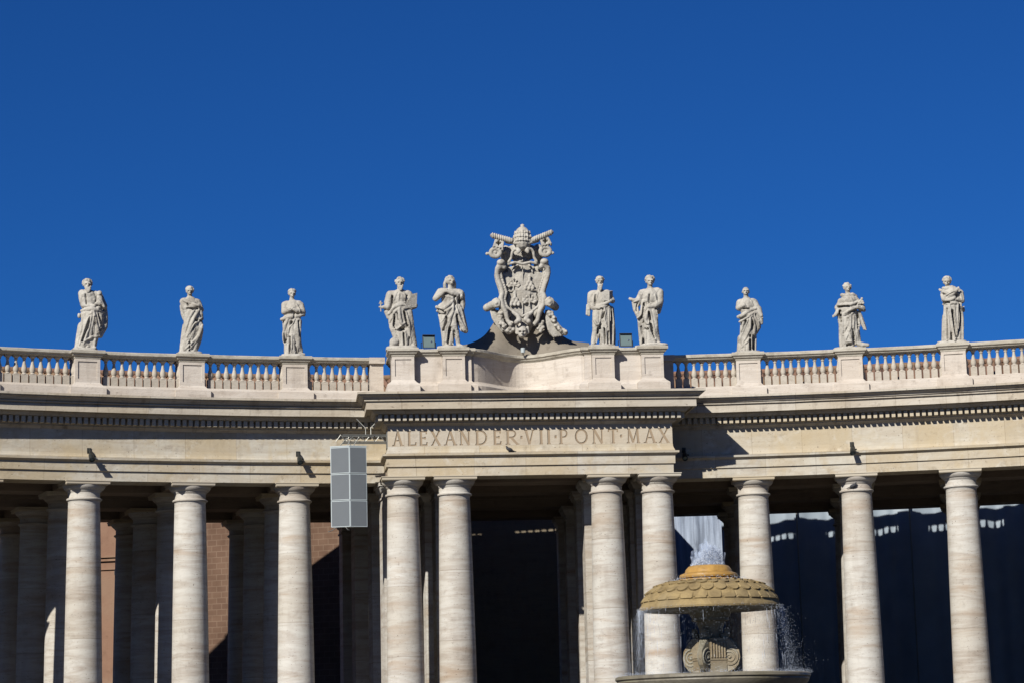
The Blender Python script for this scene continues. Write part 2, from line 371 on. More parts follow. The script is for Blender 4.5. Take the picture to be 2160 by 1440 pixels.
# inner structure: ring beams, radial beams, ceilings, vault, roof
A0, A1 = WL[0], WR[1]
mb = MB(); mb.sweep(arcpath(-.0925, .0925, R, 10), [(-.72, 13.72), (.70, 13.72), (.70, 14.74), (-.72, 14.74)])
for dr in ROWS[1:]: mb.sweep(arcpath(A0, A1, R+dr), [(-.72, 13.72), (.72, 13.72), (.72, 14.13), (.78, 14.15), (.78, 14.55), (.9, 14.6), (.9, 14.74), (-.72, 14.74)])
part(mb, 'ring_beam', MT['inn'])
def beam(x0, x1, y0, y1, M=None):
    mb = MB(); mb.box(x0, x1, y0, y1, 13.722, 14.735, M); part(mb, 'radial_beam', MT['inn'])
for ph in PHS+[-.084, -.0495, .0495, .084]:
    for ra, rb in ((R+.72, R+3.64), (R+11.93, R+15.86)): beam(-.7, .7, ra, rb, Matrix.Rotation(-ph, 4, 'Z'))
for x in (-5.7725, -3.45, 3.45, 5.7725): beam(x-.7, x+.7, YP+.72, R-.75)
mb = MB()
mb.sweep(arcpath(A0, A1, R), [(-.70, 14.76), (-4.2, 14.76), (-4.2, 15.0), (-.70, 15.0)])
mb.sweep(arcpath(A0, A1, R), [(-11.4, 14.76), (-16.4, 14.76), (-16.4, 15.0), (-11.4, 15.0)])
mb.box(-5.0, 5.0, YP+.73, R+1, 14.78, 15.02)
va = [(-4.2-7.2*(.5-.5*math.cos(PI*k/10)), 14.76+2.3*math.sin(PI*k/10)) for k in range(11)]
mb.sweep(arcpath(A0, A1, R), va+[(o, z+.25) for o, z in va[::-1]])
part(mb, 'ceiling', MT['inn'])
# outer entablature (casts the shadow on the houses behind) and its balustrade
mb = MB(); RB = R+16.6; bp_ = arcpath(A0, A1, RB, inward=False)
mb.sweep(bp_, [(-.72, 14.76), (-.72, 17.4), (1.9, 17.4), (1.9, 17.2), (1.65, 16.95), (1.65, 16.62), (.8, 16.4), (.72, 16.0), (.72, 14.76)])
part(mb, 'outer_entablature', MT['ent'])
BALP = [(.145, 0), (.145, .42), (.12, .43), (.09, .46), (.075, .49), (.085, .51), (.105, .56), (.118, .63), (.112, .71), (.09, .80), (.066, .90), (.054, .99), (.05, 1.05), (.075, 1.07), (.075, 1.10), (.06, 1.115), (.085, 1.15), (.115, 1.19)]
def bal_into(mb, M, n=12):
    mb.stack([(.143, .143, 0), (.143, .143, .43)], M); mb.lathe([(r*1.10, z) for r, z in BALP[1:]], n, M); mb.stack([(.13, .13, 1.19), (.13, .13, 1.262)], M)
mb = MB()
mb.sweep(bp_, [(-.3, 17.4), (.3, 17.4), (.3, 18.3), (-.3, 18.3)]); mb.sweep(bp_, [(-.3, 19.26), (.3, 19.26), (.35, 19.53), (-.35, 19.53)])
allph = sorted(PHS+[-.084, -.0495, .0495, .084])
for ph in allph: mb.stack([(.62, .45, 17.4), (.62, .45, 19.53)], TR(*pol(RB, ph), 0, -ph))
for a, b in zip(allph, allph[1:]):
    L = (b-a)*RB; n = int((L-1.3)/.40)
    for k in range(n):
        ph = (a+b)/2+(k-(n-1)/2)*.40/RB; mb.lathe([(r*.95, 18.28+(z-.40)*1.14) for r, z in BALP[1:]]+[(.10, 19.27)], 10, TR(*pol(RB, ph), 0, -ph))
part(mb, 'outer_balustrade', MT['att'])
# tiled roof
def roof():
    mb = MB(); rid = R+8.2; e0 = R+1.0; e1 = R+15.6; zr = 19.93
    n = int((A1-A0)*rid/.07); vs = []; fs = []
    for i in range(n+1):
        ph = A0+(A1-A0)*i/n; c = .06*math.cos(i*2*PI*.07/.28)
        for r_, z_ in ((e0, 17.5), (rid-.02, zr), (rid, zr+.10), (rid+.02, zr), (e1, 17.5)):
            vs.append((*pol(r_, ph), z_+c+random.uniform(-.015, .015)))
    for i in range(n):
        for j in range(4): fs.append((i*5+j, i*5+j+1, i*5+5+j+1, i*5+5+j))
    mb.add(vs, fs); part(mb, 'roof', MT['roof'])
    mb = MB()
    k = int((A1-A0)*rid/.38)
    for i in range(k):
        ph = A0+(A1-A0)*(i+.5)/k; x, y = pol(rid, ph)
        M = TR(x, y, zr+.08, -ph) @ Matrix.Rotation(PI/2, 4, 'Y')
        mb.lathe([(.13, -.21), (.16, .19)], 10, M)
    rt = part(mb, 'ridge_tile', MT['roof']); rt['kind'] = 'stuff'
roof()

# balustrade bays ----------------------------------------------------
mb = MB(); bal_into(mb, Matrix.Identity(4), 16); BALM = mb.mesh('baluster'); BALM.materials.append(MT['bal'])
BALM.polygons.foreach_set('use_smooth', [True]*len(BALM.polygons)); BALM.set_sharp_from_angle(angle=math.radians(40))
OB = .18                                             # balusters stand a little in front of the axis
RAIL = [(-.30, 19.262), (.24, 19.262), (.25, 19.285), (.30, 19.30), (.31, 19.335), (.37, 19.37), (.39, 19.39), (.39, 19.49), (.36, 19.53), (-.36, 19.53), (-.39, 19.39)]
def bay(a, b, balusters=True):
    mb = MB(); pa = arcpath(a, b, R-OB, 6)
    mb.sweep(pa, [(-.35, 17.36), (.52, 17.36), (.52, 17.88), (.49, 17.91), (.36, 17.96), (.33, 18.0), (-.35, 18.0)], jit=.008)
    bl = part(mb, 'balustrade', MT['att'])
    mb = MB(); mb.sweep(pa, RAIL, jit=.008); part(mb, 'handrail', MT['rail'], bl)
    if not balusters: return
    L = (b-a)*(R-OB); n = 11
    for k in range(n):
        ph = (a+b)/2+(k-(n-1)/2)*.368/(R-OB)
        if abs(ph-(a+b)/2)*(R-OB) > L/2+.1: continue
        o = put('baluster', BALM, bl, TR(*pol(R-OB, ph), 18.0, -ph+random.uniform(-.03, .03)))
def pedestal(x, y, ph, front=0.0, hx=.56):
    """pedestal with sunk front panel, flared base and moulded cap"""
    mb = MB(); M = TR(x, y, 0, -ph)
    hy = .60
    mb.stack([(hx+.24, hy+.24, 17.37), (hx+.24, hy+.24, 17.86), (hx+.20, hy+.20, 17.90), (hx+.10, hy+.10, 17.98), (hx+.03, hy+.03, 18.06), (hx, hy, 18.10)], M)
    # die with sunk panel
    px, z0, z1, zp0, zp1, dp = hx-.13, 18.10, 19.16, 18.26, 19.04, .045
    vs = [(-hx, -hy, z0), (hx, -hy, z0), (hx, -hy, z1), (-hx, -hy, z1), (-px, -hy, zp0), (px, -hy, zp0), (px, -hy, zp1), (-px, -hy, zp1),
          (-px, -hy+dp, zp0), (px, -hy+dp, zp0), (px, -hy+dp, zp1), (-px, -hy+dp, zp1), (-hx, hy, z0), (hx, hy, z0), (hx, hy, z1), (-hx, hy, z1)]
    fs = [(0, 1, 5, 4), (1, 2, 6, 5), (2, 3, 7, 6), (3, 0, 4, 7), (4, 5, 9, 8), (5, 6, 10, 9), (6, 7, 11, 10), (7, 4, 8, 11), (8, 9, 10, 11),
          (1, 13, 14, 2), (13, 12, 15, 14), (12, 0, 3, 15)]
    mb.add([M @ Vector(v) for v in vs], fs)
    p = part(mb, 'pedestal', MT['att'])
    mb = MB(); mb.stack([(hx, hy, 19.16), (hx+.02, hy+.02, 19.18), (hx+.03, hy+.03, 19.24), (hx+.10, hy+.10, 19.29), (hx+.13, hy+.13, 19.35), (hx+.19, hy+.19, 19.39), (hx+.20, hy+.20, 19.40), (hx+.20, hy+.20, 19.50), (hx+.18, hy+.18, 19.535)], M)
    part(mb, 'pedestal_cap', MT['rail'], p)
    return p
half = .56/R
for s in (-1, 1):
    for k in range(4):
        ph = s*(PH0+STEP*k); pedestal(*pol(R, ph), ph)
    marks = [s*.0985]+[s*(PH0+STEP*k) for k in range(5)]
    for k, (a, b) in enumerate(zip(marks, marks[1:])):
        e0 = 0 if k == 0 else half
        lo, hi = sorted((a+s*e0, b-s*half)); bay(lo, hi, k < 4)
for x in (-5.68, -3.39, 3.42, 5.68): pedestal(x, YP, 0, hx=.50)
# pavilion attic wall with its concave centre
def cc(x): return 66.98+1.95*(.5+.5*math.cos(PI*min(1, abs(x)/2.5)))**.75
ctr = [(x, cc(x)) for x in np.linspace(-2.45, 2.45, 29)]
wallp = [(-6.1, 70.1), (-6.1, 66.98), (-2.9, 66.98), (-2.9, 66.82), (-2.58, 66.82), (-2.58, 66.98)]+[tuple(map(float, c)) for c in ctr]+[(2.58, 66.98), (2.58, 66.82), (2.9, 66.82), (2.9, 66.98), (6.1, 66.98), (6.1, 70.1)]
wp = polypath(wallp, 1)
mb = MB()
mb.sweep(wp, [(-.45, 17.37), (.27, 17.37), (.27, 17.84), (.18, 17.92), (.06, 18.0), (0, 18.06), (0, 19.2), (-.45, 19.2)], jit=.006)
aw = part(mb, 'attic_wall', MT['att'])
mb = MB(); mb.sweep(wp, [(-.45, 19.2), (.0, 19.2), (.03, 19.24), (.09, 19.29), (.12, 19.35), (.18, 19.39), (.19, 19.40), (.19, 19.50), (.16, 19.53), (-.45, 19.53)], jit=.006)
part(mb, 'attic_coping', MT['rail'], aw)
mb = MB(); mb.box(-5.6, 5.6, 67.6, 70.5, 17.45, 17.6); part(mb, 'attic_deck', MT['rail'])
for s in (-1, 1):                                    # half pier where wing balustrade meets the attic
    mb = MB(); mb.box(-.30, .30, -.42, .5, 17.37, 19.25, TR(*pol(R-.1, s*.0975), 0, -s*.0975)); mb.box(-.36, .36, -.56, .5, 19.25, 19.525, TR(*pol(R-.1, s*.0975), 0, -s*.0975))
    part(mb, 'half_pier', MT['att'])

# inscription cut into a slab of the pavilion frieze
TK, TN, SF = .165, .10, .07
def arc(cx, cy, rx, ry, a0, a1, n=14): return [(cx+rx*math.cos(math.radians(a0+(a1-a0)*i/n)), cy+ry*math.sin(math.radians(a0+(a1-a0)*i/n))) for i in range(n+1)]
def stroke(x0, y0, x1, y1, w): return ('l', x0, y0, x1, y1, w)
def serif(x, y, w=.30): return ('l', x-w/2, y, x+w/2, y, SF)
S0, S1 = .027, .973
LET = {                                              # width 1, height 1; strokes thick and thin with serifs
 'A': [stroke(.5, 1, .16, 0, TN), stroke(.5, 1, .86, 0, TK), stroke(.27, .36, .74, .36, TN), serif(.13, S0), serif(.88, S0, .34)],
 'L': [stroke(.25, 0, .25, 1, TK), stroke(.1, .04, .92, .04, TN), stroke(.92, 0, .95, .24, TN), serif(.25, S1, .42)],
 'E': [stroke(.25, 0, .25, 1, TK), stroke(.1, .04, .92, .04, TN), stroke(.92, 0, .95, .24, TN), stroke(.1, .96, .88, .96, TN), stroke(.88, 1, .9, .78, TN), stroke(.25, .52, .74, .52, TN), stroke(.74, .43, .74, .61, TN)],
 'X': [stroke(.12, 1, .88, 0, TK), stroke(.86, 1, .14, 0, TN), serif(.14, S1, .3), serif(.84, S1, .26), serif(.14, S0, .26), serif(.87, S0, .3)],
 'N': [stroke(.16, 0, .16, 1, TN), stroke(.16, 1, .86, 0, TK), stroke(.86, 0, .86, 1, TN), serif(.16, S0), serif(.86, S1), stroke(.0, S1, .2, S1, SF)],
 'D': [stroke(.2, 0, .2, 1, TK), ('p', [(.05, .965), (.42, .965)]+arc(.42, .5, .48, .465, 90, -90)+[(.05, .035)], TN+.02)],
 'R': [stroke(.2, 0, .2, 1, TK), ('p', [(.05, .965), (.48, .965)]+arc(.48, .73, .28, .235, 90, -90, 10)+[(.2, .495)], TN+.01), stroke(.42, .5, .9, 0, TK), serif(.2, S0, .36), serif(.92, S0, .22)],
 'V': [stroke(.14, 1, .5, 0, TK), stroke(.86, 1, .5, 0, TN), serif(.14, S1, .34), serif(.86, S1, .28)],
 'I': [stroke(.5, 0, .5, 1, .34), ('l', .02, S0, .98, S0, SF), ('l', .02, S1, .98, S1, SF)],
 'P': [stroke(.22, 0, .22, 1, TK), ('p', [(.05, .965), (.5, .965)]+arc(.5, .715, .36, .25, 90, -90, 10)+[(.22, .465)], TN+.01), serif(.22, S0, .4)],
 'O': [('p', arc(.5, .5, .45, .47, 0, 360, 28), TN+.035)],
 'T': [stroke(.5, 0, .5, 1, TK), stroke(.06, .96, .94, .96, TN), stroke(.06, 1, .04, .78, TN), stroke(.94, 1, .96, .78, TN), serif(.5, S0, .36)],
 'M': [stroke(.16, 0, .20, 1, TN), stroke(.20, 1, .5, .04, TK), stroke(.80, 1, .5, .04, TN), stroke(.80, 1, .86, 0, TK), serif(.15, S0, .22), serif(.87, S0, .24), stroke(.1, S1, .24, S1, SF), stroke(.76, S1, .9, S1, SF)],
 '.': [('p', [(.2, .5), (.5, .5), (.8, .5)], .16)]}
TXT = [('A', 828, 850), ('L', 858, 878), ('E', 883, 901), ('X', 908, 929), ('A', 935.5, 962), ('N', 968, 991), ('D', 1000, 1027), ('E', 1038, 1056), ('R', 1064, 1093), ('.', 1095, 1101), ('V', 1105, 1126), ('I', 1136, 1144), ('I', 1152, 1160), ('.', 1167, 1173),
       ('P', 1178, 1197), ('O', 1212, 1238), ('N', 1248, 1272), ('T', 1282, 1303), ('.', 1306, 1312), ('M', 1320, 1350), ('A', 1357.5, 1384), ('X', 1389, 1412)]
def letters(y0, y1, grow=0.0, wob=0.0):
    mb = MB(); zb, H = 15.10, .655
    for ch, pa, pb in TXT:
        x0 = -6.44+(pa-818)*12.8/597; W = (pb-pa)*12.8/597; asp = W/H
        if ch == '.': W = H*.24; x0 -= .0
        def seg(a, b, w):
            A = Vector((a[0]*W, a[1]*H)); B = Vector((b[0]*W, b[1]*H)); d = (B-A)
            if d.length < 1e-6: return
            d.normalize(); n = Vector((-d.y, d.x))*(w*H/2+grow)*(.55 if ch == 'I' and w > .3 else 1); e_ = d*grow
            Q = [A-e_-n, B+e_-n, B+e_+n, A-e_+n]; o_ = random.random()*wob
            vs = [(x0+q.x, yy, zb+q.y) for yy in (y0-o_, y1) for q in Q]; mb.add(vs, [(0, 1, 2, 3), (7, 6, 5, 4), (0, 4, 5, 1), (1, 5, 6, 2), (2, 6, 7, 3), (3, 7, 4, 0)])
        for s_ in LET[ch]:
            if s_[0] == 'l': seg(s_[1:3], s_[3:5], s_[5])
            else:
                for a, b in zip(s_[1], s_[1][1:]): seg(a, b, s_[2] if ch != '.' else .2)
    return mb
MT['slab'] = stone('inscribed_slab', (.58, .52, .43), (.42, .34, .26), (.54, .43, .29), strata=(.5, .5, 2.6), strat_amt=.5, patch=.5, stain=.3, pits=.4, block=.3)
yf = YP-.72
mb = MB(); mb.box(-6.438, 6.438, yf, YP-.65, 15.071, 15.968); slab = mb.build('slab', MT['slab'])
cut = letters(yf-.05, yf+.033).build('cutter', None)
bo = slab.modifiers.new('b', 'BOOLEAN'); bo.operation = 'DIFFERENCE'; bo.object = cut; bo.solver = 'EXACT'; bo.use_self = True
dg = bpy.context.evaluated_depsgraph_get(); dg.update()
me = bpy.data.meshes.new_from_object(slab.evaluated_get(dg)); slab.modifiers.clear(); slab.data = me
bpy.data.objects.remove(cut)
slab.parent = FRIEZE_P; slab.name = 'inscribed_slab'
letters(yf+.030, yf+.066, .0, .004).build('inscription', MT['cut'], FRIEZE_P)

# ------------------------------------------------------------------ carved figures
def remesh(mb, voxel, it=2, fac=.5):
    me = mb.mesh('tmp'); o = bpy.data.objects.new('tmp', me); COL.objects.link(o)
    r = o.modifiers.new('r', 'REMESH'); r.mode = 'VOXEL'; r.voxel_size = voxel; r.use_smooth_shade = True
    s_ = o.modifiers.new('s', 'SMOOTH'); s_.iterations = it; s_.factor = fac
    dg = bpy.context.evaluated_depsgraph_get(); dg.update()
    out = bpy.data.meshes.new_from_object(o.evaluated_get(dg)); bpy.data.objects.remove(o); bpy.data.meshes.remove(me)
    return out
def hashn(a, b, c): return math.sin(a*12.9898+b*78.233+c*37.719)
class Fig:
    """a carved figure described in drawing units (x right, y down, d toward the viewer); K metres per unit, foot point (x0,y0)"""
    def __init__(s, K, x0, y0, lean=0.0): s.K = K; s.x0 = x0; s.y0 = y0; s.lean = lean; s.mb = MB(); s.fold = []; s.groove = []
    def P(s, x, y, d=0): return Vector(((x-s.x0-s.lean*(y-s.y0))*s.K, -d*s.K, (s.y0-y)*s.K*1.012))
    def e(s, x, y, d, rx, ry, rd, rot=0, mb=None):
        (mb or s.mb).sphere(s.P(x, y, d), (rx*s.K, rd*s.K, ry*s.K), 14, Matrix.Rotation(math.radians(rot), 3, 'Y'))
    def c(s, *pts, mb=None):
        P = [(s.P(p[0], p[1], p[2]), p[3]*s.K) for p in pts]
        mb = mb or s.mb
        for a, b in zip(P, P[1:]): mb.tube([a, b], 12)
        for p, r in P: mb.sphere(p, r, 12)
    def f(s, r, *pts): s.fold.append((r, pts))
    def g(s, w, dep, *pts): s.groove.append((w, dep, pts))
    def finish(s, voxel=.019, seed=1, robe=None, rough=.010):
        base = remesh(s.mb, voxel*1.3, 3)
        bvh = BVHTree.FromPolygons([v.co for v in base.vertices], [tuple(p.vertices) for p in base.polygons])
        K = s.K
        def surf(x, y):
            p = s.P(x, y, 0); h = bvh.ray_cast(Vector((p.x, -5, p.z)), Vector((0, 1, 0)))
            if h[0] is not None: return h[0].y
            h = bvh.find_nearest(Vector((p.x, -.4, p.z))); return h[0].y
        for r, pts in s.fold:
            L = []
            for (a, b) in zip(pts, pts[1:]):
                n = max(2, int(math.hypot(b[0]-a[0], b[1]-a[1])/max(r*.8, 8)))
                for k in range(n): L.append((a[0]+(b[0]-a[0])*k/n, a[1]+(b[1]-a[1])*k/n))
            L.append(pts[-1]); n = len(L); chain = []
            # smooth corners
            for it in range(3): L = [L[0]]+[((L[i-1][0]+2*L[i][0]+L[i+1][0])/4, (L[i-1][1]+2*L[i][1]+L[i+1][1])/4) for i in range(1, n-1)]+[L[-1]]
            ys = [surf(x, y) for x, y in L]
            for it in range(2): ys = [ys[0]]+[(ys[i-1]+ys[i]+ys[i+1])/3 for i in range(1, n-1)]+[ys[-1]]
            for i, (x, y) in enumerate(L):
                t = i/(n-1); rr = 1.15*r*K*(.55+.45*math.sin(PI*min(1, .15+.85*t)))
                p = s.P(x, y, 0); chain.append((Vector((p.x, ys[i]-.15*rr, p.z)), rr))
            s.mb.tube(chain, 10); s.mb.sphere(*chain[0], 10); s.mb.sphere(*chain[-1], 10)
        me = remesh(s.mb, voxel, 1, .4)
        n = len(me.vertices); co = np.empty(n*3); me.vertices.foreach_get('co', co); co = co.reshape(-1, 3)
        no = np.empty(n*3); me.vertices.foreach_get('normal', no); no = no.reshape(-1, 3)
        disp = np.zeros(n)
        for w, dep, pts in s.groove:
            Q = [s.P(x, y) for x, y in pts]; dmin = np.full(n, 1e9)
            for a, b in zip(Q, Q[1:]):
                ax, az, bx, bz = a.x, a.z, b.x, b.z; L2 = (bx-ax)**2+(bz-az)**2+1e-9
                t = np.clip(((co[:, 0]-ax)*(bx-ax)+(co[:, 2]-az)*(bz-az))/L2, 0, 1)
                dmin = np.minimum(dmin, np.hypot(co[:, 0]-ax-t*(bx-ax), co[:, 2]-az-t*(bz-az)))
            disp -= 2.4*dep*K*np.exp(-(dmin/(w*K))**2)*np.clip(-no[:, 1]*1.6, 0, 1)
        if robe:                                     # shallow vertical pleats round the skirt, sides and back too
            zt, zb, nf, amp = robe; zt = (s.y0-zt)*K; zb = (s.y0-zb)*K
            cx = co[:, 0].mean(); ang = np.arctan2(co[:, 1], co[:, 0]-cx)
            wgt = np.clip((zt-co[:, 2])/(.25*(zt-zb)+1e-6), 0, 1)*np.clip((co[:, 2]-.06)/.1, 0, 1)
            disp += amp*K*wgt*np.sin(ang*nf+1.7*np.sin(co[:, 2]*1.9+seed)+seed)*(.6+.4*np.sin(co[:, 2]*2.7+ang*2+seed*3))
        disp += rough*.5*(np.sin(co[:, 0]*31+seed)*np.sin(co[:, 2]*27+seed*2)*np.sin(co[:, 1]*29))
        co = co+no*disp[:, None]
        me.vertices.foreach_set('co', co.ravel()); me.update()
        bpy.data.meshes.remove(base)
        return me
def head(F, x, y, r, d=0, turn=0, up=0, neck=None):
    """skull, jaw, nose, brow and ears into the figure; turn in drawing units (+ = to the viewer's right)"""
    F.e(x, y-.10*r, d, r*.80, r*.92, r*.92); F.e(x+turn*.4, y+.42*r-up*.3, d+.22*r, r*.56, r*.56, r*.60)
    F.c((x+turn*.9, y-.05*r-up*.2, d+.84*r, r*.13), (x+turn*1.15, y+.28*r-up*.5, d+1.02*r, r*.20))      # nose
    F.c((x+turn*.8-.42*r, y-.12*r-up*.2, d+.74*r, r*.17), (x+turn*.8+.42*r, y-.12*r-up*.2, d+.74*r, r*.17))   # brow
    F.e(x+turn*.9, y+.66*r-up*.6, d+.68*r, r*.24, r*.12, r*.2)                                              # lips / chin
    for sx in (-1, 1): F.e(x+sx*.80*r, y+.10*r, d, r*.12, r*.26, r*.18)
    F.g(r*.16, r*.09, (x+turn*.8-.34*r, y+.10*r-up*.2), (x+turn*.8-.24*r, y+.10*r-up*.2)); F.g(r*.16, r*.09, (x+turn*.8+.24*r, y+.10*r-up*.2), (x+turn*.8+.34*r, y+.10*r-up*.2))
    if neck: F.c((x, y+.5*r, d-.1*r, r*.52), (neck[0], neck[1], d-.25*r, r*.62))
def hand(F, x, y, d, s, ang, curl=.3, mb=None):
    """palm with four fingers and a thumb, pointing along ang (degrees in the drawing plane)"""
    a = math.radians(ang); ux, uy = math.cos(a), math.sin(a); vx, vy = -uy, ux
    F.e(x+ux*s*.5, y+uy*s*.5, d, s*.55, s*.45, s*.28, -ang, mb=mb)
    for k, L in enumerate((.85, 1.0, .95, .75)):
        o = (k-1.5)*.30*s; bx, by = x+ux*s*.85+vx*o, y+uy*s*.85+vy*o
        mx, my = bx+ux*s*L*.5, by+uy*s*L*.5
        F.c((bx, by, d, s*.15), (mx, my, d+s*.12*curl, s*.14), (mx+ux*s*L*.5*(1-curl*.4), my+uy*s*L*.5*(1-curl*.4), d-s*.8*curl, s*.115), mb=mb)
    tx, ty = x+ux*s*.35-vx*s*.45, y+uy*s*.35-vy*s*.45
    F.c((tx, ty, d+.1*s, s*.16), (tx+ux*s*.45-vx*s*.3, ty+uy*s*.45-vy*s*.3, d+.25*s, s*.13), mb=mb)
def hair_mesh(F, x, y, r, d=0, long=0, seed=3, cover=.1, n=60, bald=False):
    rn = random.Random(seed); mb = MB()
    F.e(x, y-.20*r, d-.16*r, r*.90, r*.90, r*.96, mb=mb)
    for i in range(n):
        a = rn.uniform(0, 2*PI); z = rn.uniform(-.2, 1.0); q = math.sqrt(max(0, 1-min(1, abs(z))**2)); px = math.cos(a)*q; pd = math.sin(a)*q
        if pd > .30 and z < .45: continue
        F.e(x+px*.92*r, y-.18*r-z*.88*r, d-.14*r+pd*.95*r, r*.22, r*.20, r*.2, mb=mb)
    if long:
        for sx in (-1, 1):
            for j in range(3): F.c((x+sx*(.80+.05*j)*r, y-.1*r, d-.35*r*j, r*.30), (x+sx*(.98+.06*j)*r, y+.6*r, d-.3*r*j, r*.32), (x+sx*(.85+.15*j)*r, y+long*r, d-.1*r-.3*r*j, r*.24), mb=mb)
        F.c((x, y, d-.7*r, r*.6), (x, y+long*r, d-.7*r, r*.5), mb=mb)
    return remesh(mb, .026, 1, .4)
def beard_mesh(F, x, y, r, d, length, turn=0, seed=5):
    rn = random.Random(seed); mb = MB()
    F.c((x-.5*r, y-.15*r, d-.1*r, r*.22), (x-.35*r+turn*.3, y+.3*r, d+.15*r, r*.28), (x+turn*.5, y+length*r, d+.22*r, r*.22), mb=mb)
    F.c((x+.5*r, y-.15*r, d-.1*r, r*.22), (x+.35*r+turn*.3, y+.3*r, d+.15*r, r*.28), (x+turn*.5, y+length*r, d+.22*r, r*.22), mb=mb)
    for i in range(14):
        t = rn.random(); F.e(x+rn.uniform(-.4, .4)*r*(1-.5*t)+turn*.4, y+(.1+length*.9*t)*r, d+.3*r, r*.16, r*.24, r*.16, mb=mb)
    return remesh(mb, .026, 1, .4)
ROOTS = []
def statue(F, label, x, y, rz, body, extras=(), plinth=(.55, .42, .16), z=19.535):
    """Empty at the foot; plinth, figure and the extra carved parts as children"""
    t = thing('statue', label, 'statue', (x, y, z), rz, 'stone saints along the balustrade')
    mb = MB(); hx, hy, h = plinth; n = 20
    ring = [(hx*(1+.06*hashn(i, 1, hx))*max(-1, min(1, 1.25*math.cos(2*PI*i/n))), hy*(1+.06*hashn(i, 2, hy))*max(-1, min(1, 1.25*math.sin(2*PI*i/n)))) for i in range(n)]
    mb.add([(px*(1 if k < 2 else .93), py*(1 if k < 2 else .93), zz) for k, zz in enumerate((-.005, h*.75, h)) for px, py in ring],
           [(k*n+i, k*n+(i+1) % n, k*n+n+(i+1) % n, k*n+n+i) for k in range(2) for i in range(n)]+[tuple(range(2*n, 3*n)), tuple(range(n))[::-1]])
    mb.build('plinth', MT['stat'], t, 40)
    up = Matrix.Translation((0, 0, h-.03))
    o = link('figure', body, MT['stat'], t, 60, up)
    for nm, me in extras: link(nm, me, MT['stat'], t, 50, up.copy())
    ROOTS.append(t); return t
def facing(x, y): return -math.atan2(x-CAMP.x, y-CAMP.y)

S = 104.5/4913                                        # metres per photograph pixel at the balustrade
# --- bearded old man holding a child, far left
def st_a():
    F = Fig(S*1.005/4, 712, 752, 0.0); hb = []
    F.e(742, 345, 0, 78, 98, 60); F.e(735, 300, 10, 70, 45, 52); F.e(772, 455, 0, 100, 62, 74); F.c((690, 285, 0, 36), (812, 300, 0, 38))
    F.c((770, 470, 0, 92), (752, 560, 0, 82), (720, 650, -5, 66), (690, 730, -5, 56)); F.c((800, 480, 15, 70), (808, 580, 22, 54), (792, 640, 20, 36), (775, 745, 12, 24))
    F.c((742, 640, 15, 34), (735, 740, 18, 24)); F.c((738, 742, 25, 15), (730, 748, 66, 11)); F.c((788, 742, 25, 15), (796, 748, 66, 11))
    F.c((690, 560, -10, 42), (664, 680, -10, 34), (645, 742, -10, 24)); F.c((872, 375, 0, 18), (880, 470, 0, 22), (868, 560, 0, 30), (838, 640, 18, 20))
    head(F, 728, 212, 42, 18, 6, -8, (738, 290))
    F.c((685, 285, 0, 34), (688, 345, 12, 28), (702, 388, 32, 24), (785, 402, 70, 17)); hand(F, 785, 402, 72, 18, 8, .6)
    F.c((832, 310, 0, 30), (872, 392, 20, 24), (822, 416, 68, 17)); hand(F, 825, 416, 70, 18, 190, .6); F.e(662, 475, 20, 16, 24, 16)
    F.f(15, (684, 432), (760, 428), (862, 446)); F.f(10, (772, 445), (720, 560), (668, 720)); F.f(12, (780, 445), (806, 560), (836, 645)); F.f(8, (692, 470), (690, 560), (655, 700))
    F.f(9, (765, 470), (742, 600), (700, 715)); F.f(8, (815, 470), (838, 560), (832, 645)); F.f(10, (830, 650), (770, 655), (690, 700)); F.f(7, (790, 560), (785, 645))
    F.g(7, 12, (752, 480), (735, 560), (688, 690)); F.g(6, 10, (795, 500), (785, 640)); F.g(6, 9, (712, 300), (722, 380)); F.g(8, 12, (824, 470), (850, 560), (840, 600))
    body = F.finish(seed=1, robe=(430, 752, 9, 4))
    ch = Fig(F.K, 712, 752); ch.c((828, 330, 62, 26), (832, 375, 72, 30), (800, 385, 82, 14)); ch.e(828, 297, 66, 24, 27, 24); ch.c((842, 340, 75, 12), (815, 372, 92, 8)); ch.c((850, 380, 80, 15), (868, 410, 85, 10)); ch.e(828, 303, 88, 5, 6, 6); ch.f(6, (812, 345), (850, 392))
    statue(F, 'bearded old man statue cradling a small child at his chest', *pol(R, -(PH0+2*STEP)), facing(*pol(R, -(PH0+2*STEP))), body,
           [('child', ch.finish(.022, 2)), ('hair', hair_mesh(F, 728, 206, 42, 14, seed=1)), ('beard', beard_mesh(F, 733, 240, 42, 48, 1.0, 5))])
st_a()
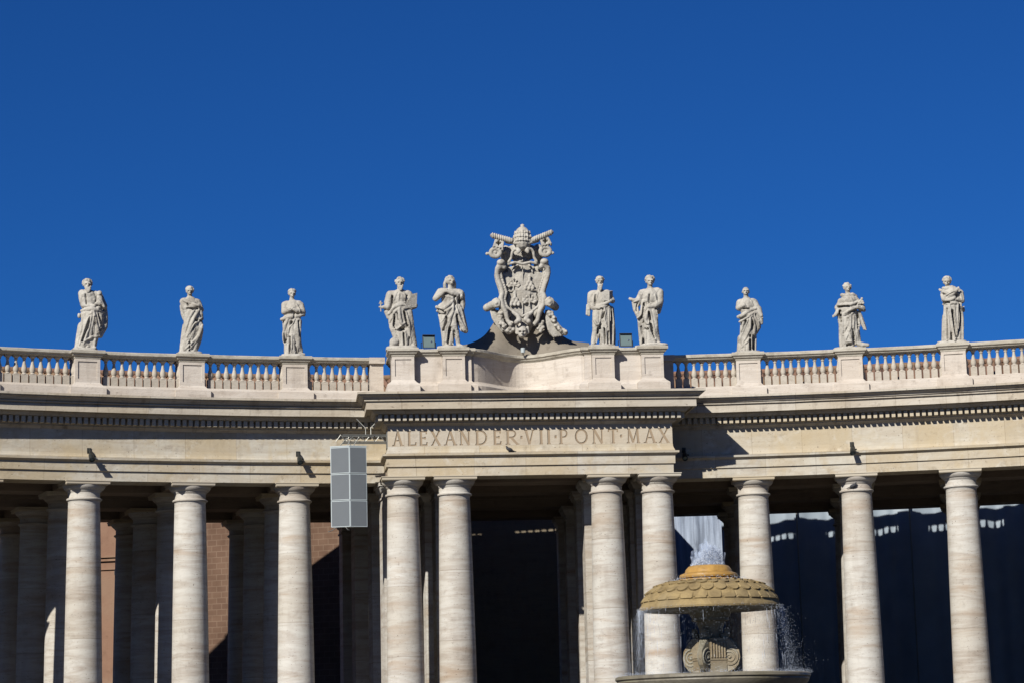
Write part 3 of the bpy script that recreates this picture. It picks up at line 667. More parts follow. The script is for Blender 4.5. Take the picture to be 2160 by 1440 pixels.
# --- figure wrapped in a cloak, hand at chest
def st_b():
    F = Fig(S*1.005/4, 1612, 788, 0.0)
    F.e(1615, 400, 0, 72, 100, 56); F.c((1565, 350, 0, 34), (1672, 360, 0, 36)); F.e(1640, 480, 0, 86, 66, 66)
    F.c((1640, 480, 0, 82), (1640, 580, 5, 80), (1612, 690, 0, 60), (1592, 775, 0, 50)); F.c((1680, 540, 20, 46), (1694, 600, 30, 38), (1672, 690, 15, 34), (1650, 770, 8, 26))
    F.c((1580, 560, 0, 30), (1568, 680, 0, 32), (1545, 775, 0, 24)); F.c((1640, 775, 25, 14), (1644, 782, 62, 11)); F.c((1600, 775, 25, 14), (1600, 782, 62, 11))
    head(F, 1612, 264, 36, 10, 4, -4, (1612, 330))
    F.c((1558, 350, 0, 32), (1572, 408, 22, 26), (1625, 406, 55, 22), (1685, 394, 66, 15)); hand(F, 1680, 395, 68, 15, -15, .6); F.c((1682, 365, 0, 30), (1710, 425, 22, 22), (1690, 405, 62, 15))
    F.c((1548, 390, -10, 22), (1555, 450, -10, 20), (1565, 500, -10, 14)); F.c((1696, 420, 40, 16), (1708, 465, 35, 18), (1720, 505, 20, 10))
    F.f(14, (1560, 345), (1610, 372), (1690, 400)); F.f(10, (1660, 420), (1610, 500), (1575, 620)); F.f(11, (1690, 430), (1640, 520), (1590, 660)); F.f(10, (1712, 500), (1670, 540), (1600, 640)); F.f(10, (1718, 560), (1690, 650), (1560, 775)); F.f(8, (1640, 600), (1590, 720)); F.f(8, (1700, 640), (1660, 700), (1600, 770)); F.f(7, (1570, 500), (1575, 640))
    F.g(6, 10, (1590, 420), (1660, 430)); F.g(7, 14, (1665, 520), (1720, 525)); F.g(6, 11, (1660, 560), (1600, 690)); F.g(6, 10, (1612, 690), (1612, 775)); F.g(5, 8, (1590, 380), (1600, 400))
    statue(F, 'slim statue wrapped in a cloak with one hand at the chest, second from the left', *pol(R, -(PH0+STEP)), facing(*pol(R, -(PH0+STEP))), F.finish(seed=2, robe=(470, 788, 8, 4)), [('hair', hair_mesh(F, 1612, 258, 36, 8, seed=2))])
st_b()
# --- youth with folded hands and raised knee
def st_c():
    F = Fig(S*1.012/5.143, 918, 1050, 0.005)
    F.e(915, 560, 0, 96, 130, 74); F.c((845, 490, 0, 42), (980, 490, 0, 46)); F.e(902, 660, 0, 108, 74, 86); F.c((895, 680, 0, 96), (900, 800, 0, 92), (905, 920, 0, 88), (900, 1030, 0, 82))
    F.c((962, 690, 40, 56), (958, 820, 55, 50), (970, 920, 30, 44), (990, 1020, 10, 38)); F.c((1000, 1035, 20, 18), (1040, 1045, 45, 13)); F.c((850, 1035, 20, 18), (840, 1045, 60, 13))
    head(F, 910, 375, 46, 12, 8, 0, (905, 460)); F.c((830, 495, 0, 40), (824, 575, 25, 34), (880, 565, 75, 26), (915, 548, 92, 18)); hand(F, 905, 552, 92, 20, -15, .6); F.c((1000, 500, 0, 42), (1028, 575, 20, 32), (960, 575, 80, 24), (930, 562, 95, 16))
    F.c((1010, 520, 0, 30), (1035, 580, 0, 26), (1040, 610, 10, 16))
    F.f(22, (796, 665), (880, 640), (960, 640), (1038, 612)); F.f(18, (860, 670), (825, 760), (815, 900), (830, 930)); F.f(12, (940, 672), (880, 760), (850, 900), (840, 935)); F.f(10, (830, 700), (806, 820), (810, 900)); F.f(10, (900, 840), (905, 940), (890, 1040)); F.f(9, (930, 900), (960, 980), (975, 1040)); F.f(9, (870, 940), (865, 1040)); F.f(8, (835, 930), (830, 1040)); F.f(10, (960, 500), (990, 560), (1000, 640)); F.f(9, (820, 520), (870, 560), (900, 590)); F.f(8, (930, 920), (935, 1040))
    F.g(11, 26, (905, 700), (862, 830), (838, 905)); F.g(9, 16, (985, 690), (1000, 850)); F.g(7, 14, (880, 860), (885, 1040)); F.g(6, 10, (840, 540), (890, 550)); F.g(7, 12, (945, 930), (965, 1030)); F.g(8, 14, (935, 600), (935, 650))
    statue(F, 'youthful statue with hands folded at the chest and one bent knee, left of the attic', *pol(R, -PH0), facing(*pol(R, -PH0)), F.finish(seed=3, robe=(690, 1050, 8, 5)), [('hair', hair_mesh(F, 910, 366, 46, 8, seed=3))])
st_c()
# --- bearded man with sceptre and large tablet
def st_d():
    F = Fig(S*1.02/6, 470, 1112, 0.012)
    F.e(445, 500, 0, 120, 130, 92); F.c((345, 440, 0, 50), (545, 445, 0, 54)); F.e(452, 640, 0, 128, 90, 102); F.c((450, 650, 0, 118), (470, 780, 0, 112), (490, 920, 0, 104), (510, 1090, 0, 100))
    F.c((545, 680, 30, 62), (560, 850, 40, 60), (590, 1000, 20, 54), (610, 1090, 15, 50)); F.c((345, 700, 0, 50), (360, 850, 0, 50), (400, 980, 0, 46))
    head(F, 445, 302, 60, 25, 8, -2, (445, 430)); F.c((325, 445, 0, 54), (295, 545, 15, 50), (290, 605, 35, 40), (235, 608, 45, 22)); hand(F, 240, 608, 45, 24, 180, .8); F.c((300, 560, 0, 46), (285, 660, 0, 40), (300, 730, 0, 22))
    F.c((555, 450, 0, 52), (600, 545, 10, 46), (560, 610, 60, 30)); hand(F, 570, 605, 70, 26, 170, .6); F.c((560, 600, 20, 60), (630, 590, 10, 40)); F.c((590, 1085, 40, 22), (620, 1100, 80, 15)); F.c((480, 1085, 60, 20), (485, 1100, 105, 14))
    F.f(22, (310, 690), (380, 610), (500, 585), (590, 640)); F.f(16, (330, 650), (420, 575), (520, 555)); F.f(16, (320, 790), (380, 680), (450, 630)); F.f(20, (440, 640), (440, 740), (470, 850), (515, 815)); F.f(13, (380, 700), (350, 830), (400, 960)); F.f(14, (520, 680), (560, 840), (570, 1000)); F.f(10, (470, 930), (480, 1095)); F.f(10, (510, 930), (530, 1095)); F.f(10, (540, 900), (590, 1060)); F.f(9, (440, 940), (445, 1095)); F.f(10, (410, 430), (370, 520), (345, 600)); F.f(9, (500, 450), (530, 520)); F.f(8, (440, 440), (430, 540)); F.f(14, (360, 840), (420, 900), (460, 860))
    F.g(16, 44, (440, 905), (500, 890)); F.g(9, 26, (375, 720), (365, 870)); F.g(9, 24, (500, 680), (540, 860)); F.g(7, 16, (490, 950), (500, 1095)); F.g(8, 18, (350, 470), (350, 560)); F.g(7, 14, (410, 700), (420, 780)); F.g(7, 14, (535, 470), (525, 540)); F.g(7, 16, (560, 1000), (560, 1090))
    body = F.finish(seed=4, robe=(660, 1112, 9, 6))
    def pl(q, d0, d1):
        mb = MB(); P = [F.P(x, y, d) for x, y, d in q]; B = Vector((0, .10, .02)); mb.add(P+[p+B for p in P], [(0, 1, 2, 3), (7, 6, 5, 4), (0, 4, 5, 1), (1, 5, 6, 2), (2, 6, 7, 3), (3, 7, 4, 0)]); return mb.mesh('tablet')
    tab = pl([(598, 452, 60), (664, 430, 20), (655, 610, 40), (490, 650, 130)], 0, 0)
    sc = MB(); F.c((205, 540, 45, 10), (207, 660, 45, 8), mb=sc); F.c((186, 560, 45, 8), (226, 560, 45, 8), mb=sc); F.c((188, 605, 45, 12), (226, 612, 45, 14), mb=sc); F.e(204, 540, 45, 14, 14, 14, mb=sc)
    rk = MB(); F.e(372, 1050, 50, 62, 62, 56, mb=rk); F.e(352, 1090, 40, 44, 40, 50, mb=rk); F.e(410, 1040, 55, 26, 38, 40, mb=rk)
    statue(F, 'bearded statue gripping a short sceptre and a large tablet on the attic', -5.68, YP, facing(-5.68, YP), body,
           [('tablet', tab), ('sceptre', remesh(sc, .02, 1)), ('rock', remesh(rk, .03, 1)), ('hair', hair_mesh(F, 445, 290, 60, 20, seed=4)), ('beard', beard_mesh(F, 452, 345, 56, 66, 1.05, 7))], plinth=(.70, .48, .15))
st_d()
# --- long-haired woman, hands crossed on breast, bare leg
def st_e():
    F = Fig(S*1.02/6, 1180, 1108, 0.016)
    F.e(1160, 500, 0, 120, 140, 90); F.c((1045, 400, 0, 46), (1262, 420, 0, 50)); F.e(1120, 610, 0, 138, 84, 104); F.c((1130, 640, 0, 122), (1130, 760, 0, 112), (1130, 900, 0, 92), (1120, 1080, 0, 66))
    F.c((1060, 700, 10, 60), (1080, 880, 10, 50), (1090, 1080, 10, 34)); F.c((1205, 690, 50, 56), (1205, 840, 75, 44), (1225, 920, 60, 36), (1252, 1085, 40, 26)); F.c((1262, 1090, 50, 24), (1300, 1102, 80, 15)); F.c((1120, 1090, 40, 22), (1125, 1104, 85, 14))
    head(F, 1158, 278, 60, 20, 24, 16, (1160, 400)); F.c((1030, 405, 0, 48), (972, 490, 20, 40), (1040, 450, 70, 32), (1095, 405, 95, 20)); hand(F, 1090, 408, 97, 24, -25, .5); F.c((1285, 430, 0, 48), (1280, 475, 40, 40), (1180, 440, 92, 30), (1110, 415, 104, 20)); hand(F, 1115, 418, 106, 24, 195, .5)
    F.c((1290, 440, -20, 52), (1312, 560, -15, 36), (1290, 650, -10, 40), (1310, 780, -10, 46), (1345, 900, -10, 36)); F.c((1250, 600, 10, 50), (1270, 760, 15, 50), (1320, 890, 10, 36))
    F.f(26, (985, 610), (1050, 650), (1130, 600), (1180, 545)); F.f(18, (990, 660), (1080, 690), (1180, 620)); F.f(16, (1190, 560), (1190, 680), (1110, 850), (1070, 1080)); F.f(14, (1180, 700), (1130, 860), (1100, 1040)); F.f(13, (1010, 700), (1050, 860), (1060, 1080)); F.f(16, (1225, 600), (1270, 760), (1360, 915)); F.f(12, (1290, 620), (1330, 800), (1365, 910)); F.f(10, (1250, 700), (1270, 860), (1290, 920)); F.f(12, (1220, 500), (1240, 600)); F.f(10, (1300, 460), (1320, 560)); F.f(9, (1080, 470), (1180, 500)); F.f(12, (1150, 640), (1050, 800)); F.f(8, (1170, 900), (1190, 1090))
    F.g(9, 26, (1090, 690), (1110, 760), (1065, 900)); F.g(12, 36, (1155, 880), (1130, 1060)); F.g(10, 30, (1240, 720), (1265, 900)); F.g(10, 28, (1215, 490), (1225, 570)); F.g(9, 22, (1200, 920), (1215, 1070)); F.g(8, 20, (1050, 520), (1080, 480)); F.g(8, 18, (1000, 640), (1070, 675)); F.g(8, 22, (1275, 470), (1270, 560))
    statue(F, 'long-haired statue with arms crossed on the breast and one bare leg', -3.39, YP, facing(-3.39, YP), F.finish(seed=5, robe=(700, 1108, 7, 5)), [('hair', hair_mesh(F, 1148, 268, 60, 12, long=1.35, seed=5))], plinth=(.66, .46, .14))
st_e()
# --- bearded man with a box-like model on his arm
def st_f():
    F = Fig(S*1.02/6, 395, 1106, 0.026)
    F.e(385, 530, 0, 118, 140, 90); F.c((290, 440, 0, 48), (475, 440, 0, 50)); F.e(420, 650, 0, 122, 86, 100); F.c((430, 660, 0, 112), (440, 780, 0, 106), (455, 900, 0, 96), (465, 1080, 0, 90))
    F.c((345, 690, 45, 58), (340, 830, 65, 56), (322, 940, 40, 40), (300, 1070, 25, 32)); F.c((300, 1080, 35, 24), (275, 1100, 75, 16)); F.c((430, 1085, 60, 22), (435, 1102, 105, 15)); F.c((520, 640, -10, 44), (535, 850, -10, 42), (545, 1080, -10, 34))
    head(F, 385, 290, 56, 20, 6, 0, (385, 420)); F.c((275, 450, 0, 50), (262, 570, 0, 42), (300, 625, 45, 36), (400, 610, 95, 28), (500, 565, 105, 20)); hand(F, 495, 568, 105, 26, -30, .6); F.c((490, 450, 0, 48), (545, 540, 20, 34), (520, 550, 80, 24))
    F.c((262, 560, -5, 34), (242, 640, 0, 26)); hand(F, 244, 640, 5, 24, 95, .8)
    F.f(18, (310, 640), (400, 640), (500, 600)); F.f(14, (440, 620), (450, 700), (440, 780), (470, 880)); F.f(14, (500, 610), (505, 760), (500, 900)); F.f(14, (530, 620), (555, 820), (550, 1080)); F.f(14, (300, 780), (345, 860), (400, 830)); F.f(10, (410, 660), (390, 760), (380, 850)); F.f(9, (400, 880), (410, 1090)); F.f(10, (450, 900), (470, 1090)); F.f(10, (390, 860), (360, 960), (340, 1070)); F.f(10, (500, 900), (510, 1085)); F.f(9, (360, 440), (330, 560)); F.f(9, (310, 450), (310, 560))
    F.g(11, 36, (520, 640), (525, 900), (525, 1080)); F.g(9, 26, (435, 900), (440, 1085)); F.g(9, 24, (360, 900), (355, 1080)); F.g(8, 22, (440, 700), (410, 770)); F.g(8, 20, (490, 940), (490, 1085)); F.g(7, 16, (330, 460), (315, 600)); F.g(7, 16, (400, 650), (420, 660)); F.g(8, 22, (395, 830), (380, 900))
    body = F.finish(seed=6, robe=(850, 1106, 8, 6))
    P = [F.P(x, y, d) for x, y, d in ((408, 440, 118), (505, 436, 112), (505, 552, 116), (408, 552, 122), (470, 412, 40), (548, 412, 36), (548, 530, 40), (470, 530, 46))]
    mb = MB(); mb.add(P, [(0, 1, 2, 3), (7, 6, 5, 4), (0, 4, 5, 1), (1, 5, 6, 2), (2, 6, 7, 3), (3, 7, 4, 0)])
    rl = MB(); F.c((228, 585, 20, 18), (222, 700, 25, 20), mb=rl); F.c((248, 590, 22, 14), (246, 715, 27, 16), mb=rl); F.e(236, 640, 24, 30, 20, 22, mb=rl)
    statue(F, 'long-bearded statue carrying a square casket on its forearm, right of the coat of arms', 3.42, YP, facing(3.42, YP), body,
           [('casket', mb.mesh('casket')), ('scroll', remesh(rl, .022, 1)), ('hair', hair_mesh(F, 385, 278, 56, 14, seed=6)), ('beard', beard_mesh(F, 390, 335, 52, 62, 1.5, 4))], plinth=(.60, .46, .14))
st_f()
# --- youth pointing with outstretched hand
def st_g():
    F = Fig(S*1.02/6, 985, 1098, 0.030)
    F.e(995, 480, 0, 118, 140, 90); F.c((905, 410, 0, 48), (1085, 400, 0, 54)); F.e(985, 640, 0, 122, 92, 100); F.c((980, 660, 0, 112), (980, 800, 0, 106), (990, 920, 0, 94), (985, 1080, 0, 90))
    F.c((1025, 680, 50, 62), (1045, 850, 65, 52), (1065, 950, 40, 42), (1082, 1050, 25, 32)); F.c((1090, 1058, 40, 24), (1130, 1075, 75, 16)); F.c((870, 760, 0, 44), (880, 900, 0, 42), (890, 1060, 0, 36)); F.c((940, 1075, 50, 22), (935, 1090, 90, 15))
    head(F, 990, 272, 62, 20, 10, -6, (990, 390)); F.c((890, 415, 0, 50), (848, 500, 25, 42), (800, 520, 55, 30), (750, 500, 75, 20)); hand(F, 765, 506, 75, 28, 205, .1)
    F.c((850, 520, 20, 50), (800, 590, 35, 34), (830, 680, 40, 34), (850, 735, 40, 22)); F.c((775, 535, 50, 20), (800, 640, 40, 26)); F.c((1110, 415, 0, 54), (1115, 540, 15, 46), (1050, 600, 70, 34), (965, 612, 108, 22)); hand(F, 970, 612, 110, 28, 165, .6); F.c((1115, 520, -10, 50), (1090, 650, -10, 40))
    F.f(22, (905, 520), (890, 620), (880, 720), (830, 740)); F.f(16, (920, 520), (930, 640), (900, 780)); F.f(18, (970, 650), (930, 780), (960, 840), (985, 800)); F.f(14, (990, 660), (1030, 850), (1060, 1030)); F.f(13, (880, 790), (900, 930), (880, 1060)); F.f(14, (960, 860), (1020, 980), (1060, 1050)); F.f(12, (940, 880), (930, 1080)); F.f(12, (1060, 650), (1085, 760)); F.f(10, (960, 440), (950, 540)); F.f(10, (1050, 450), (1080, 560)); F.f(10, (845, 520), (780, 540)); F.f(9, (850, 800), (855, 1030)); F.f(10, (960, 560), (1060, 560))
    F.g(10, 30, (915, 560), (905, 700), (850, 760)); F.g(10, 30, (925, 885), (960, 890)); F.g(9, 26, (975, 680), (1000, 850), (1050, 1000)); F.g(9, 24, (875, 850), (905, 1050)); F.g(9, 24, (1065, 640), (1085, 720)); F.g(8, 20, (830, 560), (815, 650)); F.g(7, 16, (985, 450), (975, 560)); F.g(8, 20, (900, 740), (900, 800))
    rk = MB(); F.e(1010, 1078, 40, 140, 30, 70, mb=rk); F.e(1120, 1085, 40, 100, 26, 60, mb=rk); F.e(920, 1085, 30, 70, 24, 60, mb=rk)
    statue(F, 'statue pointing with an outstretched hand and hanging draped sleeve', 5.68, YP, facing(5.68, YP), F.finish(seed=7, robe=(820, 1098, 8, 6)), [('rock', remesh(rk, .03, 1)), ('hair', hair_mesh(F, 988, 256, 62, 12, seed=7))], plinth=(.72, .48, .10))
st_g()
# --- bald figure with sash
def st_h():
    F = Fig(S*1.056/6, 545, 1175, 0.036)
    F.e(545, 600, 0, 98, 126, 80); F.c((470, 545, 0, 46), (620, 545, 0, 48)); F.e(570, 740, 0, 120, 90, 98); F.c((570, 750, 0, 110), (565, 870, 0, 104), (555, 1000, 0, 98), (545, 1160, 0, 92))
    F.c((480, 1000, 0, 50), (460, 1150, 0, 44)); F.c((500, 1150, 30, 24), (470, 1165, 70, 20)); F.c((600, 1150, 40, 22), (612, 1168, 80, 15)); F.c((620, 950, 0, 42), (630, 1150, 0, 34))
    head(F, 535, 415, 56, 20, 4, 4, (540, 520)); F.c((460, 550, 0, 46), (445, 615, 20, 40), (500, 600, 75, 26)); hand(F, 495, 600, 78, 24, -25, .7); F.c((640, 555, 0, 46), (690, 650, 20, 38), (725, 730, 45, 24)); hand(F, 722, 735, 45, 24, 60, .5)
    F.c((690, 640, 10, 44), (715, 720, 20, 34), (732, 820, 15, 20)); F.c((650, 700, 20, 50), (690, 860, 20, 36), (660, 930, 20, 24))
    F.f(26, (440, 740), (520, 710), (600, 650), (660, 640)); F.f(18, (455, 800), (560, 750), (640, 690)); F.f(16, (640, 700), (690, 820), (705, 890)); F.f(15, (610, 740), (640, 860), (640, 940)); F.f(14, (590, 760), (590, 880), (480, 1110)); F.f(13, (560, 780), (500, 920), (470, 1000)); F.f(12, (640, 950), (560, 1040), (450, 1150)); F.f(10, (570, 1060), (575, 1165)); F.f(10, (600, 960), (600, 1165)); F.f(9, (470, 850), (470, 980)); F.f(10, (500, 560), (540, 620)); F.f(10, (600, 540), (640, 640)); F.f(9, (520, 1080), (520, 1165))
    F.g(10, 30, (590, 980), (585, 1150)); F.g(9, 24, (620, 760), (615, 900)); F.g(9, 22, (530, 800), (480, 930)); F.g(9, 24, (660, 720), (690, 790)); F.g(7, 16, (500, 640), (580, 640)); F.g(12, 34, (635, 980), (635, 1140)); F.g(7, 16, (460, 770), (560, 730))
    statue(F, 'bald statue with a thick diagonal sash and one arm lowered', *pol(R, PH0), facing(*pol(R, PH0)), F.finish(seed=8, robe=(760, 1175, 8, 6)), [], plinth=(.58, .44, .12))
st_h()
# --- friar in hooded cape with flowers
def st_i():
    F = Fig(S*1.056/6, 1775, 1115, 0.046)
    F.e(1768, 600, 0, 112, 140, 86); F.c((1680, 530, 0, 50), (1850, 520, 0, 52)); F.e(1768, 520, 5, 118, 62, 88); F.e(1775, 720, 0, 118, 90, 96); F.c((1775, 740, 0, 108), (1775, 880, 0, 108), (1770, 1000, 0, 100), (1755, 1090, 0, 86))
    F.c((1690, 760, 0, 46), (1690, 940, 0, 42), (1690, 1095, 0, 36)); F.c((1850, 760, 20, 52), (1865, 920, 25, 46), (1880, 1040, 20, 40)); F.c((1880, 1060, 30, 34), (1940, 1085, 45, 30), (2005, 1092, 40, 20)); F.c((1735, 1085, 50, 20), (1740, 1100, 95, 14))
    head(F, 1757, 362, 56, 15, 16, 6, (1765, 460)); F.c((1668, 550, 0, 44), (1648, 640, 15, 34), (1605, 700, 45, 22)); hand(F, 1612, 692, 45, 28, 150, .2); F.c((1640, 600, 0, 46), (1660, 680, 0, 36), (1660, 780, -5, 22)); F.c((1870, 540, 0, 50), (1940, 630, 20, 40), (1880, 620, 80, 28), (1800, 650, 105, 22)); hand(F, 1810, 645, 107, 26, 160, .6); F.c((1935, 620, 10, 44), (1960, 650, 10, 24))
    F.c((1895, 680, 10, 30), (1930, 780, 10, 32), (1970, 880, 5, 22)); F.c((1690, 448, 10, 26), (1750, 462, 40, 24), (1820, 450, 20, 26), (1860, 470, -20, 24))
    F.f(20, (1632, 570), (1700, 580), (1780, 588), (1860, 560), (1890, 540)); F.f(14, (1720, 690), (1780, 660), (1850, 640)); F.f(14, (1870, 660), (1780, 720), (1750, 860), (1705, 960)); F.f(12, (1800, 720), (1790, 880), (1720, 1060)); F.f(14, (1835, 740), (1830, 900), (1860, 1060)); F.f(12, (1700, 700), (1700, 850), (1680, 1090)); F.f(11, (1760, 900), (1820, 1060)); F.f(12, (1890, 690), (1910, 860)); F.f(10, (1930, 760), (1985, 900)); F.f(9, (1700, 500), (1690, 570)); F.f(9, (1800, 490), (1830, 570)); F.f(10, (1740, 1040), (1840, 1050))
    F.g(10, 30, (1665, 650), (1670, 780)); F.g(9, 26, (1760, 760), (1745, 880), (1710, 940)); F.g(9, 24, (1825, 900), (1840, 1060)); F.g(12, 34, (1750, 1085), (1800, 1080)); F.g(9, 26, (1880, 700), (1890, 880)); F.g(8, 20, (1720, 720), (1790, 690)); F.g(9, 24, (1870, 600), (1920, 610)); F.g(8, 18, (1640, 600), (1780, 610))
    fl = MB(); F.c((1870, 610, 70, 8), (1915, 540, 62, 7), mb=fl)
    for dx, dy in ((0, 0), (28, 12), (-16, 18), (20, -26), (36, 34), (4, 34)): F.e(1915+dx, 540+dy, 62, 18, 16, 18, mb=fl)
    statue(F, 'friar statue in a hooded shoulder cape holding flowers', *pol(R, PH0+STEP), facing(*pol(R, PH0+STEP)), F.finish(seed=9, robe=(740, 1115, 8, 6)), [('flowers', remesh(fl, .022, 1)), ('hair', hair_mesh(F, 1750, 352, 55, 8, seed=9, n=30))], plinth=(.66, .44, .12))
st_i()
# --- curly-headed monk, arms crossed, straight belted robe
def st_j():
    F = Fig(S*1.056/6, 832, 1025, 0.052)
    F.e(825, 440, 0, 116, 120, 86); F.c((745, 400, 0, 46), (895, 400, 0, 50)); F.e(825, 540, 0, 112, 70, 88); F.c((825, 550, 0, 104), (830, 700, 0, 108), (832, 860, 0, 110), (832, 1000, 0, 112))
    F.c((760, 700, 0, 50), (745, 1000, 0, 48)); F.c((910, 650, 0, 42), (930, 1000, 0, 40)); F.c((860, 1000, 60, 26), (866, 1018, 120, 18)); F.c((770, 1005, 60, 20), (768, 1018, 112, 14))
    head(F, 770, 278, 56, 20, 2, 10, (800, 380)); F.c((735, 410, 0, 48), (745, 505, 55, 42), (830, 450, 95, 32), (890, 395, 105, 22)); hand(F, 888, 398, 105, 26, -52, .1); F.c((930, 420, 0, 44), (950, 520, 20, 36), (880, 500, 80, 26), (760, 430, 112, 18), (700, 390, 100, 16)); hand(F, 705, 395, 98, 24, 215, .1)
    F.c((725, 350, 5, 22), (770, 362, 45, 22), (830, 345, 25, 24), (855, 360, -20, 24)); F.e(875, 515, 85, 15, 14, 14)
    F.f(26, (708, 440), (740, 530), (800, 525), (850, 500)); F.f(14, (720, 420), (760, 470), (860, 420)); F.f(13, (800, 570), (830, 760), (870, 1000)); F.f(13, (740, 580), (735, 780), (725, 1010)); F.f(13, (900, 560), (905, 760), (890, 1000)); F.f(14, (940, 570), (955, 800), (962, 1010)); F.f(11, (780, 580), (790, 800), (800, 1010)); F.f(9, (860, 600), (875, 860)); F.f(14, (720, 552), (830, 560), (940, 560)); F.f(10, (930, 430), (950, 520))
    F.g(10, 34, (835, 650), (860, 850), (888, 1010)); F.g(10, 34, (930, 620), (920, 800), (905, 1010)); F.g(9, 26, (820, 930), (822, 1010)); F.g(7, 16, (765, 620), (760, 1000)); F.g(9, 22, (720, 545), (800, 548)); F.g(9, 24, (890, 450), (890, 500)); F.g(7, 14, (770, 470), (850, 430))
    statue(F, 'curly-headed monk statue with forearms crossed over a straight belted robe', *pol(R, PH0+2*STEP), facing(*pol(R, PH0+2*STEP)), F.finish(seed=10, robe=(580, 1025, 10, 6)), [('hair', hair_mesh(F, 768, 262, 56, 10, seed=10, n=90))], plinth=(.66, .46, .16))
st_j()

# ------------------------------------------------------------------ coat of arms
def coat_of_arms():
    K = .985/45.6/4.5; t = thing('coat_of_arms', 'carved stone coat of arms with tiara, crossed keys and shield above the inscription', 'coat of arms', (0, 68.7, 19.53), facing(0, 68.7)*.6)
    def N(): return Fig(K, 646, 1395, .027)
    def done(F, name, parent=t, seed=1, voxel=.028, raw=True):
        me = F.finish(voxel, seed, rough=.008); return link(name, me, MT['stat'], parent, 60)
    mir = lambda pts: [(1268-p[0],)+tuple(p[1:]) for p in pts]
    # mound behind: bell-shaped back with a sloping apron down to the coping
    mb = MB(); xs = np.linspace(-3.1, 3.1, 49); vs = []; nv = 9
    for x in xs:
        bell = .62+2.05*math.exp(-(abs(x)/1.36)**2.6)+.25*math.exp(-(x/2.4)**4); yf = cc(x)+.02 if abs(x) < 2.5 else 67.0; yb = 69.75
        for j in range(nv):
            s_ = j/(nv-1); yy = yf+(yb-.45-yf)*s_; z = -.02+(bell)*(s_**2.2)+.30*s_*(1-s_)
            vs.append((x, yy-68.7, z+.012*hashn(x*7, s_*9, 1)))
        vs.append((x, yb-68.7+.3, bell*.98)); vs.append((x, yb-68.7+.5, -.05))
    m = nv+2; mb.add(vs, [(i*m+j, (i+1)*m+j, (i+1)*m+j+1, i*m+j+1) for i in range(len(xs)-1) for j in range(m-1)]+[tuple(range(m)), tuple(range((len(xs)-1)*m, len(xs)*m))[::-1]])
    mb.build('mound', MT['mound'], t, 50)
    # shield plate
    poly = [(500, 556), (560, 543), (630, 552), (700, 540), (750, 552), (768, 605), (838, 618), (828, 690), (790, 760), (770, 830), (792, 890), (772, 950), (710, 990), (636, 1026), (562, 988), (496, 946), (472, 890), (494, 830), (478, 760), (446, 690), (430, 622), (492, 605)]
    F = N(); mb = F.mb; A = [F.P(x, y, 72) for x, y in poly]; B = [F.P(x, y, 0) for x, y in poly]; n = len(poly)
    mb.add(A+B, [tuple(range(n)), tuple(range(n, 2*n))[::-1]]+[(i, n+i, n+(i+1) % n, (i+1) % n) for i in range(n)])
    F.e(635, 780, 50, 120, 190, 50)
    sh = done(F, 'shield')
    # emblems on the quarters
    E_ = N(); D = 96
    E_.c((636, 560, D, 6), (636, 1015, D-8, 6)); E_.c((480, 790, D-4, 6), (785, 790, D-4, 6))
    def mount(cx, by, s):
        for r_, (cnt, yy) in enumerate(((3, 0), (2, -36), (1, -70))):
            for k in range(cnt): xx = cx+(k-(cnt-1)/2)*36*s; E_.c((xx, by+yy*s, D, 15*s), (xx, by+(yy-26)*s, D, 13*s))
    def star(cx, cy, s):
        for k in range(8): a = k*PI/4; E_.c((cx, cy, D+3, 6*s), (cx+math.cos(a)*22*s, cy+math.sin(a)*22*s, D, 4*s))
    def oak(cx, by, s):
        E_.c((cx, by, D, 8*s), (cx, by-60*s, D, 7*s))
        for a, b in ((-50, -70), (-25, -95), (28, -95), (52, -70), (-45, -35), (45, -35), (0, -118), (-62, -50), (60, -48), (-20, -60), (22, -62)):
            E_.c((cx, by-45*s, D-4, 6*s), (cx+a*s, by+b*s, D, 6*s)); E_.e(cx+a*s, by+b*s, D+2, 14*s, 13*s, 10*s)
    mount(700, 775, 1.0); star(700, 655, .9); mount(562, 930, 1.0); star(556, 818, .9); oak(548, 785, .95); oak(702, 945, 1.0)
    E_.c((590, 545, D-6, 14), (570, 560, D-4, 12), (545, 600, D-6, 9)); E_.c((700, 545, D-6, 12), (722, 580, D-6, 9), (730, 610, D-6, 8))
    link('emblem', remesh(E_.mb, .022, 1), MT['stat'], sh, 60)
    # scrolled frame, one side and its mirror
    left = [(456, 572, 150, 24), (425, 545, 150, 36), (394, 585, 140, 28), (386, 630, 130, 24), (400, 690, 125, 24), (424, 755, 125, 23), (440, 820, 125, 23), (424, 870, 130, 26), (440, 945, 130, 26), (474, 1010, 120, 24), (490, 1080, 110, 20), (520, 1120, 110, 22)]
    bead = [(424, 610, 118, 11), (434, 670, 118, 11), (460, 745, 118, 11), (480, 810, 118, 12), (462, 880, 120, 12), (482, 950, 122, 13), (545, 1002, 128, 13), (636, 1048, 132, 13)]
    for pts, bd in ((left, bead), (mir(left), mir(bead))):
        F = N(); F.c(*pts); F.c(*bd); F.c(*[((p[0]*.93+634*.07), p[1], 40, 42) for p in pts[1:10]]); F.e(pts[1][0], 530, 160, 42, 34, 46)
        for i in range(len(bd)-1):
            for k in range(3): tt = k/3; F.e(bd[i][0]+(bd[i+1][0]-bd[i][0])*tt, bd[i][1]+(bd[i+1][1]-bd[i][1])*tt, bd[i][2]+6, 11, 9, 11)
        done(F, 'scroll_frame')
